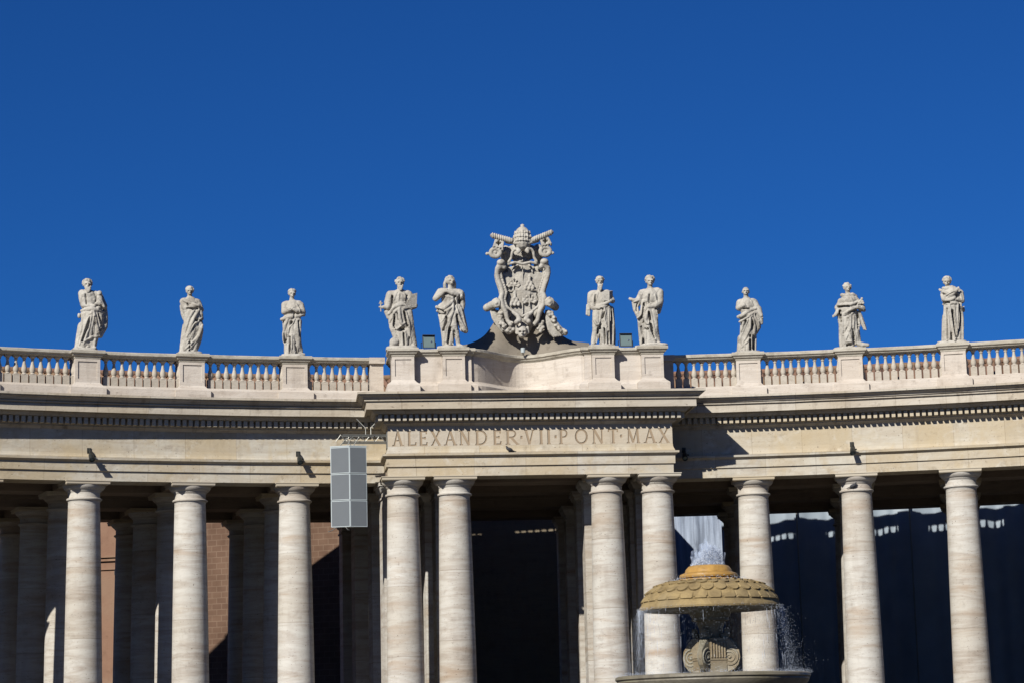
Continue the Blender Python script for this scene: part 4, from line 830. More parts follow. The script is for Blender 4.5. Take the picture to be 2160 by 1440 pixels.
    # lower curls
    F = N(); F.c((545, 1010, 150, 18), (590, 1050, 165, 22), (600, 1090, 170, 26), (575, 1110, 160, 26)); F.c((725, 1010, 150, 18), (680, 1050, 165, 22), (664, 1085, 170, 26), (692, 1108, 160, 26)); F.e(575, 1108, 175, 24, 24, 26); F.e(690, 1106, 175, 24, 24, 26)
    F.c((500, 1090, 110, 14), (540, 1105, 120, 12)); done(F, 'lower_scroll')
    # upper cartouche
    F = N(); 
    for s_ in (lambda p: p, lambda p: mir([p])[0]):
        F.c(*[s_(p) for p in ((500, 522, 150, 14), (524, 484, 150, 13), (532, 432, 160, 14), (552, 406, 165, 15), (586, 402, 175, 16), (602, 424, 182, 16), (586, 440, 185, 14))]); F.e(*s_((584, 428, 188, 14, 14, 12)))
        F.c(*[s_(p) for p in ((500, 540, 140, 14), (560, 528, 150, 14), (634, 545, 150, 14))])
    F.e(612, 510, 90, 20, 14, 18); F.e(642, 500, 80, 14, 18, 18); done(F, 'cartouche')
    # cloth mass behind the keys
    F = N(); F.e(478, 410, -10, 62, 84, 50); F.e(790, 400, -10, 62, 82, 50); F.e(634, 380, -90, 170, 90, 50); F.c((470, 480, -60, 36), (495, 600, -60, 44), (510, 800, -60, 50)); F.c((795, 480, -60, 36), (772, 600, -60, 44), (765, 800, -60, 50))
    F.c((634, 520, -110, 100), (634, 900, -80, 110), (634, 1080, -90, 110)); done(F, 'backing', voxel=.035)
    # tiara with three crowns, orb and cross
    F = N(); ax = 632
    F.c((ax, 330, 115, 84), (ax, 295, 115, 83), (ax, 262, 115, 78), (ax, 238, 115, 66)); F.e(ax, 240, 115, 70, 60, 70); F.c((480, 324, 130, 17), (560, 340, 155, 18), (632, 350, 160, 20), (704, 340, 155, 18), (780, 318, 130, 17))
    for yy, rr, q in ((322, 88, 22), (282, 86, 21), (242, 74, 18)):
        for k in range(q):
            a = 2*PI*k/q; F.e(ax+math.sin(a)*rr, yy, 115+math.cos(a)*rr, 10, 9, 10)
            if k % 2 == 0: F.e(ax+math.sin(a)*rr*.98, yy-16, 115+math.cos(a)*rr*.98, 7, 11, 7)
    F.e(ax, 178, 100, 18, 16, 18); F.c((ax, 172, 100, 8), (ax, 150, 100, 8)); F.c((ax-14, 157, 100, 8), (ax+14, 157, 100, 8)); done(F, 'tiara', voxel=.024)
    # two keys
    for a, b, bit, bow, lobe in (((338, 264), (520, 318), [(372, 296), (448, 318), (440, 392), (352, 372)], (372, 428), (292, 436)), ((914, 244), (738, 312), [(806, 312), (878, 286), (906, 352), (822, 378)], (852, 424), (922, 440))):
        F = N(); F.c((a[0], a[1], 160, 20), (b[0], b[1], 160, 27))
        for k in range(9): tt = (k+.3)/9; F.e(a[0]+(b[0]-a[0])*tt, a[1]+(b[1]-a[1])*tt, 160, 9, 33, 34, 0)
        F.e(a[0], a[1], 160, 20, 20, 20); sft = done(F, 'key', voxel=.024)
        G = N(); q = bit; mbb = G.mb; cx_ = sum(p[0] for p in q)/4; PA = [G.P(cx_+(x-cx_)*1.15, y, 170) for x, y in q]; PB = [G.P(cx_+(x-cx_)*1.15, y, 120) for x, y in q]; mbb.add(PA+PB, [(0, 1, 2, 3), (7, 6, 5, 4), (0, 4, 5, 1), (1, 5, 6, 2), (2, 6, 7, 3), (3, 7, 4, 0)])
        for k in range(4): tt = k/3; G.e(q[3][0]+(q[2][0]-q[3][0])*tt, q[3][1]+(q[2][1]-q[3][1])*tt+6, 146, 12, 16, 20)
        cx = sum(p[0] for p in q)/4; cy = sum(p[1] for p in q)/4-4
        G.g(6, 22, (cx-16, cy), (cx+16, cy)); G.g(6, 22, (cx, cy-16), (cx, cy+18))
        done(G, 'key_bit', sft, voxel=.02)
        G = N()
        ring = [(bow[0]+46*math.cos(k*PI/8), bow[1]+40*math.sin(k*PI/8), 140, 21) for k in range(17)]; G.c(*ring); G.e(lobe[0], lobe[1], 135, 18, 16, 16); G.c((lobe[0], lobe[1], 135, 10), (bow[0], bow[1]-8, 140, 12)); G.e(bow[0], bow[1], 140, 18, 18, 18); G.e(bow[0], bow[1], 105, 50, 44, 20)
        for k in range(5): aa = .6+k*.5; G.e(bow[0]+54*math.cos(aa), bow[1]+46*math.sin(aa), 135, 14, 13, 14)
        G.c((bow[0]+(634-bow[0])*.35, bow[1]-30, 40, 20), (bow[0], bow[1], 100, 20)); done(G, 'key_bow', sft, voxel=.022)
    # side volutes with garlands
    for s_, ex in ((lambda p: p, 0), (lambda p: (1272-p[0],)+tuple(p[1:]), 1)):
        F = N(); F.c(*[s_(p) for p in (((292, 942, 40, 38), (340, 928, 90, 42), (382, 918, 130, 42)) if not ex else ((318, 944, 30, 38), (348, 930, 85, 42), (382, 918, 130, 43)))]); F.c(*[s_(p) for p in ((382, 878, 150, 14), (412, 905, 152, 14), (405, 942, 152, 14), (378, 950, 154, 12), (362, 928, 155, 11), (375, 910, 156, 10))]); F.e(*s_((382, 916, 140, 52, 50, 20))); F.e(*s_((380, 922, 164, 16, 16, 14)))
        done(F, 'volute')
        F = N(); rn = random.Random(4+ex)
        L = [(432, 960), (428, 1010), (432, 1060), (440, 1110), (462, 1150), (500, 1182), (540, 1160)] if not ex else [(888, 1010), (915, 1050), (945, 1100), (975, 1145), (1010, 1180), (1045, 1205)]
        for (xa, ya), (xb, yb) in zip(L, L[1:]):
            for k in range(5):
                tt = k/5; F.e(xa+(xb-xa)*tt+rn.uniform(-24, 24), ya+(yb-ya)*tt+rn.uniform(-9, 9), 95+rn.uniform(-15, 25), rn.uniform(15, 23), rn.uniform(14, 20), 22)
            F.c((xa, ya, 80, 28), (xb, yb, 80, 28))
        done(F, 'garland')
        F = N()
        if not ex:
            [F.c((330+q*16, 975, 70-q*4, 10), (350+q*15, 1050, 80-q*3, 12), (392+q*12, 1120, 72, 11), (440+q*9, 1178, 62, 8)) for q in range(5)]; F.c((360, 985, 50, 34), (385, 1060, 52, 32), (420, 1120, 50, 26))
        else:
            [F.c((862+q*10, 985, 70, 9), (868+q*13, 1080, 82, 11), (886+q*17, 1170, 86-q*3, 12), (935+q*22, 1240-q*4, 78-q*4, 9)) for q in range(5)]; F.c((880, 1000, 40, 30), (895, 1100, 46, 36), (930, 1190, 48, 40)); [F.e(800+dx, 1140+dy, 85, 18, 16, 20) for dx, dy in ((0, 0), (24, -20), (-18, 22), (14, 26), (34, 8), (-6, -26), (30, -46), (8, 48))]
        done(F, 'ribbon')
    # mask at the foot
    F = N(); head(F, 632, 1196, 64, 110, -4, 0); F.c((632, 1130, 60, 40), (632, 1190, 70, 44)); F.c((580, 1140, 110, 16), (576, 1200, 105, 14)); F.c((684, 1150, 110, 14), (690, 1200, 105, 12)); done(F, 'mask', voxel=.024)
coat_of_arms()

# ------------------------------------------------------------------ floodlights, spotlights, loudspeaker
def floodlight(x, y, z, label, rz, tilt=-8):
    t = thing('floodlight', label, 'floodlight', (x, y, z), rz, 'floodlights on the attic')
    Rm = Matrix.Translation((0, 0, .30)) @ Matrix.Rotation(math.radians(tilt), 4, 'X')
    mb = MB(); mb.add([Rm @ Vector(p) for p in [(-.285, -.12, -.285), (.285, -.12, -.285), (.285, -.12, .285), (-.285, -.12, .285), (-.18, .20, -.16), (.18, .20, -.16), (.18, .20, .16), (-.18, .20, .16)]], [(4, 5, 1, 0), (5, 6, 2, 1), (6, 7, 3, 2), (7, 4, 0, 3), (7, 6, 5, 4)])
    for a in ((-.285, .285, -.15, -.115, .255, .29), (-.285, .285, -.15, -.115, -.29, -.255), (-.29, -.255, -.15, -.115, -.255, .255), (.255, .29, -.15, -.115, -.255, .255)): mb.box(*a, Rm)
    mb.box(-.29, .29, -.24, -.12, .292, .305, Rm)
    mb.build('housing', MT['glassf'], t)
    mb = MB(); mb.box(-.252, .252, -.135, -.122, -.252, .252, Rm); mb.build('lens', MT['glass'], t)
    mb = MB(); mb.sphere(Rm @ Vector((.12, -.13, .0)), (.05, .02, .05), 10); mb.build('lens_glint', plain('lens_glint_mirror', (.85, .85, .82), .15, 1.0), t)  # mirror bead added on the lens to make its bright glint
    mb = MB()
    for s in (-1, 1): mb.box(s*.33-.012, s*.33+.012, -.03, .03, 0, .32); mb.box(min(s*.285, s*.34), max(s*.285, s*.34), -.02, .02, .29, .31)
    mb.box(-.34, .34, -.03, .03, 0, .015); mb.build('bracket', MT['dark'], t)
floodlight(-4.50, 66.95, 19.53, 'square glass floodlight between the two statues left of the coat of arms', facing(-4.5, 67)+.15)
floodlight(4.52, 66.95, 19.53, 'square glass floodlight between the two statues right of the coat of arms', facing(4.5, 67)+.15)
def small_lamp():
    t = thing('spotlight', 'tiny grey spotlight on the coping below the carved mask', 'spotlight', (-.02, 68.6, 19.53))
    mb = MB(); mb.lathe([(.05, .08), (.10, .10), (.11, .30), (.09, .32)], 14); mb.build('head', MT['paint'], t, 40)
    mb = MB(); mb.lathe([(.06, 0), (.06, .02), (.02, .03), (.02, .1)], 10); mb.build('stem', MT['dark'], t, 40)
small_lamp()
def wall_spot(ph, label, z=15.06):
    x, y = pol(R-.72, ph); t = thing('wall_spotlight', label, 'spotlight', (x, y, z), -ph, 'spotlights on the entablature')
    mb = MB(); mb.box(-.09, .09, -.035, .005, -.14, .10); mb.build('wall_plate', MT['dark'], t)
    mb = MB(); mb.tube([((0, -.02, .02), .05), ((0, -.16, -.02), .055), ((0, -.40, -.26), .06)], 10); mb.tube([((0, -.02, -.10), .02), ((0, -.30, -.16), .02)], 8); mb.build('arm', MT['dark'], t, 50)
    Rm = Matrix.Translation((0, -.50, -.36)) @ Matrix.Rotation(math.radians(-48), 4, 'X') @ Matrix.Rotation(PI, 4, 'X')
    mb = MB(); mb.lathe([(.06, -.20), (.105, -.16), (.12, .02), (.13, .20), (.115, .21), (.105, .16)], 16, Rm); mb.box(.08, .20, -.02, .02, -.12, -.06, Rm); hd = mb.build('lamp_head', MT['dark'], t, 50)
    mb = MB(); mb.lathe([(.105, .165), (.10, .17)], 16, Rm); mb.build('lens', MT['glass'], hd, 50)
wall_spot(math.radians(-16.45), 'small dark spotlight on an arm above the leftmost column')
wall_spot(math.radians(-8.66), 'small dark spotlight on an arm between the columns left of the loudspeaker')
wall_spot(math.radians(12.5), 'small dark spotlight on an arm on the right wing, in full sun')
wall_spot(math.radians(6.1), 'small dark spotlight hidden in the shadow right of the inscription')

def loudspeaker():
    cx, cy, zt, h = -8.17, 66.0, 15.05, 3.57
    t = thing('loudspeaker', 'tall grey loudspeaker of three stacked angled panels hanging left of the inscription', 'loudspeaker', (cx, cy, zt-h), facing(cx, cy)+.02)
    A, B, C_, D = (-.84, .30), (0, .04), (.76, .30), (0, .66)
    for k in range(3):
        z0, z1 = k*h/3+.012, (k+1)*h/3-.012
        mb = MB(); n = 4; P = (A, B, C_, D)
        mb.add([(p[0], p[1], z) for z in (z0, z1) for p in P], [(3, 2, 1, 0), (4, 5, 6, 7)]+[(i, (i+1) % 4, 4+(i+1) % 4, 4+i) for i in range(4)])
        cab = mb.build('cabinet', MT['paint'], t)
        for p, q in ((A, B), (B, C_)):
            d = Vector((q[0]-p[0], q[1]-p[1])); L = d.length; d.normalize(); nn = Vector((d.y, -d.x)); mb = MB()
            def W(s, z, o): return (p[0]+d.x*s+nn.x*o, p[1]+d.y*s+nn.y*o, z)
            m_ = .035; mb.add([W(m_, z0+m_, .006), W(L-m_, z0+m_, .006), W(L-m_, z1-m_, .006), W(m_, z1-m_, .006), W(m_, z0+m_, -.03), W(L-m_, z0+m_, -.03), W(L-m_, z1-m_, -.03), W(m_, z1-m_, -.03)], [(0, 1, 2, 3), (0, 4, 5, 1), (1, 5, 6, 2), (2, 6, 7, 3), (3, 7, 4, 0), (7, 6, 5, 4)])
            mb.build('grille', MT['grille'], cab)
    mb = MB(); mb.add([(p[0]*1.02, p[1]*1.02, z) for z in (h, h+.05) for p in (A, B, C_, D)], [(3, 2, 1, 0), (4, 5, 6, 7)]+[(i, (i+1) % 4, 4+(i+1) % 4, 4+i) for i in range(4)]); mb.build('top_cap', MT['paint'], t)
    mb = MB(); mb.tube([((-.62, .2, .0), .018), ((-.80, .15, -.14), .018), ((-.98, .1, -.20), .015)], 8); mb.tube([((-.2, .1, 0), .018), ((-.12, .05, -.12), .016), ((-.04, .1, -.14), .014)], 8); mb.build('cable', MT['steel'], t, 50)
    mb = MB()
    for x0, x1 in ((-.42, -.10), (.10, -.10), (.18, .42), (-.1, .1)): mb.tube([((x0, .3, h+.04), .02), ((x1, .35, h+.42), .02)], 8)
    mb.build('hanger', MT['steel'], t, 50)
    b = thing('wall_bracket', 'light steel bracket with braces carrying the grey loudspeaker from the pavilion corner', 'bracket', (-6.45, 66.7, 15.4))
    for z, r in ((.22, .035), (-.08, .03)):
        for dy in (0, .5): mb = MB(); mb.tube([((.0, dy, z), r), ((-2.0, dy-.35, z-.02), r)], 8); mb.build('rail', MT['steel'], b, 50)
    mb = MB()
    for k in range(5): x = -.1-k*.44; mb.tube([((x, -.02+x*.17, -.08), .018), ((x-.22, -.02+x*.17, .22), .018)], 6); mb.tube([((x-.22, -.02+x*.17, .22), .018), ((x-.44, -.02+x*.17, -.08), .018)], 6)
    mb.build('lattice', MT['steel'], b, 50)
    mb = MB(); mb.box(-.03, .03, -.10, .62, -.35, .40); mb.build('mounting_plate', MT['steel'], b)
    for x0, x1 in ((-1.35, -.95), (-.30, -.72)):
        mb = MB(); mb.tube([((x0, .3, 1.02), .022), ((x1, .2, .58), .022), ((x1, .1, .22), .02)], 6); mb.build('stay', MT['steel'], b, 50)
loudspeaker()

# ------------------------------------------------------------------ pigeons
def pigeon(x, y, z, rz, label):
    t = thing('pigeon', label, 'bird', (x, y, z), rz, 'pigeons on the colonnade'); mb = MB()
    mb.sphere((0, 0, .13), (.17, .085, .085), 12, Matrix.Rotation(.35, 3, 'Y')); mb.sphere((-.11, 0, .19), (.06, .055, .07), 10); mb.sphere((-.135, 0, .25), (.042, .04, .042), 10); mb.tube([((-.17, 0, .25), .014), ((-.205, 0, .24), .004)], 6)
    mb.add([(.12, -.05, .10), (.12, .05, .10), (.30, .045, .04), (.30, -.045, .04), (.12, -.05, .07), (.12, .05, .07), (.30, .045, .02), (.30, -.045, .02)], [(0, 1, 2, 3), (7, 6, 5, 4), (0, 4, 5, 1), (1, 5, 6, 2), (2, 6, 7, 3), (3, 7, 4, 0)])
    for s in (-1, 1): mb.tube([((0, s*.03, .07), .010), ((0, s*.03, 0), .008)], 6)
    mb.build('body', MT['bird'], t, 60)
pigeon(-1.0, 66.25, 14.722, .2, 'dark pigeon perched on the ledge under the inscription')
px_, py_ = pol(R-.775, PH0+STEP-.0025); pigeon(px_, py_, 13.0, 2.6, 'dark pigeon perched on the collar of a right wing column')

# ------------------------------------------------------------------ fountain
def fountain():
    K = 75/4913/3.788; z = lambda y: 5.807+(871-y)*K
    fx_, fy_ = 2.405, 37.6
    t = thing('fountain', 'tiered stone fountain with an ochre scaled dome, scrolled pedestal and wide basin', 'fountain', (fx_, fy_, 0))
    # scaled dome
    prof = [(562, 852), (566, 838), (560, 822), (548, 806), (546, 796), (543, 790), (534, 764), (516, 733), (490, 702), (452, 670), (398, 645), (325, 630), (248, 622)]
    P = [(r*K, z(y)) for r, y in prof]; dense = []
    for a, b in zip(P, P[1:]):
        n = 14 if a[0] < .5405/ .5405*2.2 else 3
        for k in range(n): dense.append((a[0]+(b[0]-a[0])*k/n, a[1]+(b[1]-a[1])*k/n))
    dense.append(P[-1]); s0 = None; L = [0]
    for a, b in zip(dense, dense[1:]): L.append(L[-1]+math.hypot(a[0]-b[0], a[1]-b[1]))
    i0 = next(i for i, p in enumerate(dense) if p[1] >= z(790)-1e-6); i1 = next(i for i, p in enumerate(dense) if p[1] >= z(632)-1e-6)
    NT = 432; mb = MB(); vs = []; rows = 3; q = 30
    for i, (r, zz) in enumerate(dense):
        for k in range(NT):
            dsp = 0
            if i0 <= i <= i1:
                v = (1-(L[i]-L[i0])/(L[i1]-L[i0]))*rows          # 0 at the top
                best = 0
                for j in range(-1, rows+1):                        # upper scales overlap lower ones
                    u = (k/NT*q+(.5 if j % 2 else 0)) % 1-.5; w_ = v-j
                    if 0 <= w_ <= .55+.9*math.sqrt(max(0, 1-(2*u)**2))*.78 and abs(u) < .47: best = -.014+.068*w_; break
                dsp = best
            a = 2*PI*k/NT; vs.append(((r+dsp*.8)*math.sin(a), -(r+dsp*.8)*math.cos(a), zz+dsp*.45))
    n = len(dense); mb.add(vs, [(i*NT+k, i*NT+(k+1) % NT, (i+1)*NT+(k+1) % NT, (i+1)*NT+k) for i in range(n-1) for k in range(NT)])
    dome = mb.build('dome', MT['ochre'], t, 35)
    mb = MB(); mb.lathe([(560*K, z(850)), (520*K, z(846)), (400*K, z(838)), (260*K, z(842)), (170*K, z(868)), (165*K, z(880))], 96, closed_ends=False); mb.build('underside', MT['fst'], dome, 40)
    mb = MB(); mb.lathe([(250*K, z(634)), (250*K, z(610)), (205*K, z(606)), (232*K, z(598)), (236*K, z(585)), (230*K, z(570)), (205*K, z(560)), (192*K, z(556)), (188*K, z(548)), (182*K, z(530)), (160*K, z(506)), (140*K, z(500)), (40*K, z(498))], 72); mb.build('cap', MT['cap'], t, 35)
    # stem
    mb = MB(); mb.lathe([(168*K, z(870)), (160*K, z(900)), (118*K, z(945)), (95*K, z(1000)), (92*K, z(1060)), (100*K, z(1085)), (118*K, z(1110)), (122*K, z(1320)), (150*K, z(1345)), (230*K, z(1352)), (235*K, z(1400)), (235*K, z(1440))], 40)
    mb.lathe([(100*K, z(905)), (148*K, z(915)), (148*K, z(940)), (100*K, z(950))], 32); st = mb.build('stem', MT['fst'], t, 35)
    for k in range(4):
        an = math.radians(-33+90*k); M = Matrix.Rotation(an, 4, 'Z')          # -y rotated
        mb = MB(); w_ = 38*K
        out = [(95, 1085), (130, 1078), (160, 1088), (195, 1125), (232, 1180), (240, 1235), (225, 1290), (190, 1330), (150, 1345), (95, 1345)]
        wf = lambda r: (50-.24*(r-95))*K
        vs = [M @ Vector((s*wf(r), -r*K, z(y))) for s in (-1, 1) for r, y in out]; n = len(out)
        mb.add(vs, [tuple(range(n)), tuple(range(n, 2*n))[::-1]]+[(i, (i+1) % n, n+(i+1) % n, n+i) for i in range(n)])
        for q_ in (-.66, -.22, .22, .66):
            mb.tube([(M @ Vector((q_*wf(r), -(r+2)*K, z(y))), 5.5*K) for r, y in out[1:-1]], 6)
        br = mb.build('scroll_bracket', MT['fst'], st)
        mb = MB()
        for s in (-1, 1):
            pts = []
            for i in range(40):
                th = i/39*2.25*2*PI; rr = (72-60*i/39)*K; r_ = 165+rr/K*math.sin(th); pts.append((M @ Vector((s*(wf(r_)+2*K), -r_*K, z(1235)+rr*math.cos(th))), (9-4*i/39)*K))
            mb.tube(pts, 6)
            mb.sphere(M @ Vector((s*wf(165), -165*K, z(1235))), 13*K, 8)
        mb.build('spiral', MT['fst'], br, 50)
        mb = MB()
        for j, (r_, y_, w2, h2) in enumerate(((120, 1075, 44, 30), (135, 1050, 36, 30), (138, 1020, 26, 26), (112, 1060, 60, 22), (128, 1100, 50, 20))):
            mb.sphere(M @ Vector((0, -r_*K, z(y_))), (w2*K, 26*K, h2*K), 10, Matrix.Rotation(an, 3, 'Z'))
        link('leaf', remesh(mb, .02, 1), MT['fst'], br, 60)
    for k in range(4):                                               # fluted panels between the brackets
        an = math.radians(12+90*k); M = Matrix.Rotation(an, 4, 'Z'); mb = MB()
        mb.box(-70*K, 70*K, -135*K, -60*K, z(1345), z(1095), M)
        for j in range(6): x = (-58+j*23)*K; mb.tube([(M @ Vector((x, -136*K, z(1235))), 8*K), (M @ Vector((x, -136*K, z(1110))), 8*K)], 8)
        mb.box(-76*K, 76*K, -142*K, -60*K, z(1100), z(1082), M); mb.box(-72*K, 72*K, -140*K, -60*K, z(1255), z(1243), M)
        mb.build('fluted_panel', MT['fst'], st)
    # lower basin, its foot and the pool
    zb = 3.80
    mb = MB(); mb.lathe([(.9, zb-.35), (2.4, zb-.22), (2.85, zb-.10), (2.95, zb), (3.06, zb+.01), (3.12, zb-.03), (3.13, zb-.10), (3.07, zb-.15), (3.08, zb-.19), (3.02, zb-.30), (2.7, zb-.62), (2.1, zb-.9), (1.3, zb-1.08), (.9, zb-1.2), (.7, zb-1.6), (.62, zb-2.2), (.8, zb-2.7), (1.1, zb-2.9), (1.15, .3), (1.5, .28), (1.5, 0)], 128); ba = mb.build('basin', MT['fgr'], t, 35)
    mb = MB(); mb.lathe([(2.9, zb-.05), (2.4, zb-.047), (.95, zb-.045)], 64, closed_ends=False); mb.build('basin_water', plain('dark_water', (.05, .06, .06), .08, spec=.5), ba, 40)
    mb = MB(); mb.lathe([(3.7, .2), (3.9, .55), (4.05, .6), (4.15, .5), (4.0, .2), (4.2, 0)], 96); mb.build('pool_rim', MT['fgr'], t, 35)
    # water
    wm = bpy.data.materials.new('falling_water'); wm.use_nodes = True; nn = wm.node_tree.nodes; ll = wm.node_tree.links
    b = nn['Principled BSDF']; b.inputs['Base Color'].default_value = (.50, .55, .64, 1); b.inputs['Roughness'].default_value = .15; b.inputs['Alpha'].default_value = .55
    wv = bpy.data.materials.new('water_veil'); wv.use_nodes = True; nn = wv.node_tree.nodes; ll = wv.node_tree.links
    b = nn['Principled BSDF']; b.inputs['Base Color'].default_value = (.46, .51, .60, 1); b.inputs['Roughness'].default_value = .2
    tc = nn.new('ShaderNodeTexCoord'); mp = nn.new('ShaderNodeMapping'); mp.inputs['Scale'].default_value = (7, 7, .9); ns = nn.new('ShaderNodeTexNoise'); ns.inputs['Scale'].default_value = 2.2; ns.inputs['Detail'].default_value = 6
    mr = nn.new('ShaderNodeMapRange'); mr.inputs[1].default_value = .60; mr.inputs[2].default_value = .86; mr.inputs[3].default_value = .0; mr.inputs[4].default_value = .16
    ll.new(tc.outputs['Object'], mp.inputs[0]); ll.new(mp.outputs[0], ns.inputs['Vector']); ll.new(ns.outputs['Fac'], mr.inputs[0]); ll.new(mr.outputs[0], b.inputs['Alpha'])
    rn = random.Random(11)
    def drop(mb, p, r): mb.add([(p[0]+r*a, p[1]+r*b_, p[2]+r*c*1.5) for a, b_, c in ((1, 0, 0), (-1, 0, 0), (0, 1, 0), (0, -1, 0), (0, 0, 1), (0, 0, -1))], [(0, 2, 4), (2, 1, 4), (1, 3, 4), (3, 0, 4), (2, 0, 5), (1, 2, 5), (3, 1, 5), (0, 3, 5)])
    mb = MB()
    for i in range(9000):                                            # spray thrown off the rim
        a = rn.choice((rn.uniform(0, 2*PI), rn.gauss(-PI/2, .35), rn.gauss(PI/2, .35))); f = rn.random()**1.7; d = abs(rn.gauss(0, .05+.22*f))
        rr = 2.26+d+.10*f; drop(mb, (math.sin(a)*rr+.16*f*rn.random(), -math.cos(a)*rr, z(850)-f*2.0+rn.uniform(-.05, .10)*(1-f)), rn.uniform(.003, .0075))
    for i in range(1300):                                            # drifting downwind
        f = rn.random(); drop(mb, (2.2+abs(rn.gauss(0, .42))*(.25+f), rn.gauss(0, .8), z(850)-f*2.1), rn.uniform(.002, .006))
    for i in range(3500):
        a = rn.uniform(0, 2*PI); r = rn.uniform(2.2, 3.2); drop(mb, (math.sin(a)*r, -math.cos(a)*r, zb+abs(rn.gauss(0, .07))), rn.uniform(.003, .008))
    for i in range(1100):                                            # round the cap
        a = rn.uniform(0, 2*PI); r = rn.uniform(.75, 1.25); drop(mb, (math.sin(a)*r, -math.cos(a)*r, z(632)+abs(rn.gauss(0, .08))+.3*max(0, 1.0-r)), rn.uniform(.004, .012))
    o = mb.build('water_spray', wm, None, None, False); o.location = (fx_, fy_, 0); o['kind'] = 'stuff'
    mb = MB()                                                       # splash standing over the cap: foam drops round ragged sheets
    for i in range(5200):
        f = rn.random()**1.2; x = rn.uniform(-.56, .46)*(1-.30*f); top = .40+.20*math.sin(x*5+1.2)+.10*math.sin(x*23)
        drop(mb, (x+.05*f, rn.gauss(0, .22), z(500)+f*top), rn.uniform(.004, .015))
    o = mb.build('water_spray', wm, None, None, False); o.location = (fx_, fy_, 0); o['kind'] = 'stuff'
    wj = wv.copy(); wj.name = 'water_foam'; wj.node_tree.nodes['Principled BSDF'].inputs['Base Color'].default_value = (.30, .35, .45, 1); mrj = next(q for q in wj.node_tree.nodes if q.type == 'MAP_RANGE'); mrj.inputs[1].default_value = .30; mrj.inputs[2].default_value = .62; mrj.inputs[4].default_value = .55
    mb = MB()
    for r0, h0, ph_ in ((.54, .50, 0), (.42, .72, 1.3), (.30, .82, 2.1), (.18, .72, 4.0)):
        n = 72; vs = []
        for j in range(7):
            for k in range(n):
                a = 2*PI*k/n; hh = h0*(.72+.22*math.sin(a*2+ph_)+.10*math.sin(a*5+ph_*2)+.05*math.sin(a*13)); t_ = j/6; rr = r0*(1-.12*t_+.16*t_*t_)+.03*math.sin(a*11+j)
                vs.append((rr*math.sin(a), -rr*math.cos(a)*.8, z(503)+hh*t_))
        mb.add(vs, [(j*n+k, j*n+(k+1) % n, j*n+n+(k+1) % n, j*n+n+k) for j in range(6) for k in range(n)])
    o = mb.build('water_jet', wj, None, 60, False); o.location = (fx_, fy_, 0); o['kind'] = 'stuff'
    mb = MB()                                                       # thin broken strings of water falling from the rim
    for i in range(110):
        a = rn.choice((rn.uniform(0, 2*PI), rn.gauss(-PI/2, .5), rn.gauss(PI/2, .5))); f0 = rn.random()**2*1.6; h = rn.uniform(.08, .45); rr = 2.28+.05*f0+rn.uniform(0, .05)
        mb.tube([((math.sin(a)*rr, -math.cos(a)*rr, z(850)-f0), .003), ((math.sin(a)*(rr+.01), -math.cos(a)*(rr+.01), z(850)-f0-h*.5), .005), ((math.sin(a)*(rr+.02), -math.cos(a)*(rr+.02), z(850)-f0-h), .002)], 4)
    o = mb.build('water_strings', wm, None, None, False); o.location = (fx_, fy_, 0); o['kind'] = 'stuff'
fountain()

# ------------------------------------------------------------------ houses and scaffold behind the colonnade
def brickmat(name, c1, c2, mortar, sc, bw, rh, ms=.02):
    c1, c2, mortar = [tuple(v*QA for v in c) for c in (c1, c2, mortar)]
    m = bpy.data.materials.new(name); m.use_nodes = True; n = m.node_tree.nodes; l = m.node_tree.links; b = n['Principled BSDF']; b.inputs['Roughness'].default_value = .9; b.inputs['Specular IOR Level'].default_value = .1
    tc = n.new('ShaderNodeTexCoord'); br = n.new('ShaderNodeTexBrick'); br.inputs['Scale'].default_value = sc
    br.inputs['Color1'].default_value = (*c1, 1); br.inputs['Color2'].default_value = (*c2, 1); br.inputs['Mortar'].default_value = (*mortar, 1); br.inputs['Brick Width'].default_value = bw; br.inputs['Row Height'].default_value = rh; br.inputs['Mortar Size'].default_value = ms
    l.new(tc.outputs['UV'], br.inputs['Vector']); ns = n.new('ShaderNodeTexNoise'); ns.inputs['Scale'].default_value = .8; ns.inputs['Detail'].default_value = 8; l.new(tc.outputs['Object'], ns.inputs['Vector'])
    mx = n.new('ShaderNodeMix'); mx.data_type = 'RGBA'; mx.blend_type = 'MULTIPLY'; mr = n.new('ShaderNodeMapRange'); mr.inputs[1].default_value = .4; mr.inputs[2].default_value = .7; mr.inputs[4].default_value = .75; l.new(ns.outputs['Fac'], mr.inputs[0]); l.new(mr.outputs[0], mx.inputs[0])
    mx.inputs[7].default_value = (.62, .58, .56, 1); l.new(br.outputs['Color'], mx.inputs[6]); l.new(mx.outputs[2], b.inputs['Base Color']); return m
def wall(name, p0, p1, h, th, mat, parent, z0=0):
    mb = MB(); pth = polypath([p0, p1], 1); mb.sweep(pth, [(0, z0), (0, h), (-th, h), (-th, z0)]); return mb.build(name, mat, parent)
def at(p0, p1, t_, o=0):
    d = Vector((p1[0]-p0[0], p1[1]-p0[1])); n_ = Vector((d.y, -d.x)).normalized(); return (p0[0]+d.x*t_+n_.x*o, p0[1]+d.y*t_+n_.y*o)
t = thing('brick_house', 'sunlit reddish brick building seen between the left columns', 'building', (-12, 96, 0)); INV = Matrix.Translation((12, -96, 0))
def sub(o, p=None): 
    o.matrix_parent_inverse = INV if p is None else Matrix(); return o
pA, pB, pC = (-18.6, 99.5), (-4.6, 92.0), (-33.0, 104.6)
sub(wall('wall', pA, pB, 18.5, 5.0, brickmat('block_masonry', (.19, .118, .082), (.165, .10, .07), (.235, .16, .115), 1.0, .62, .33, .022), t))
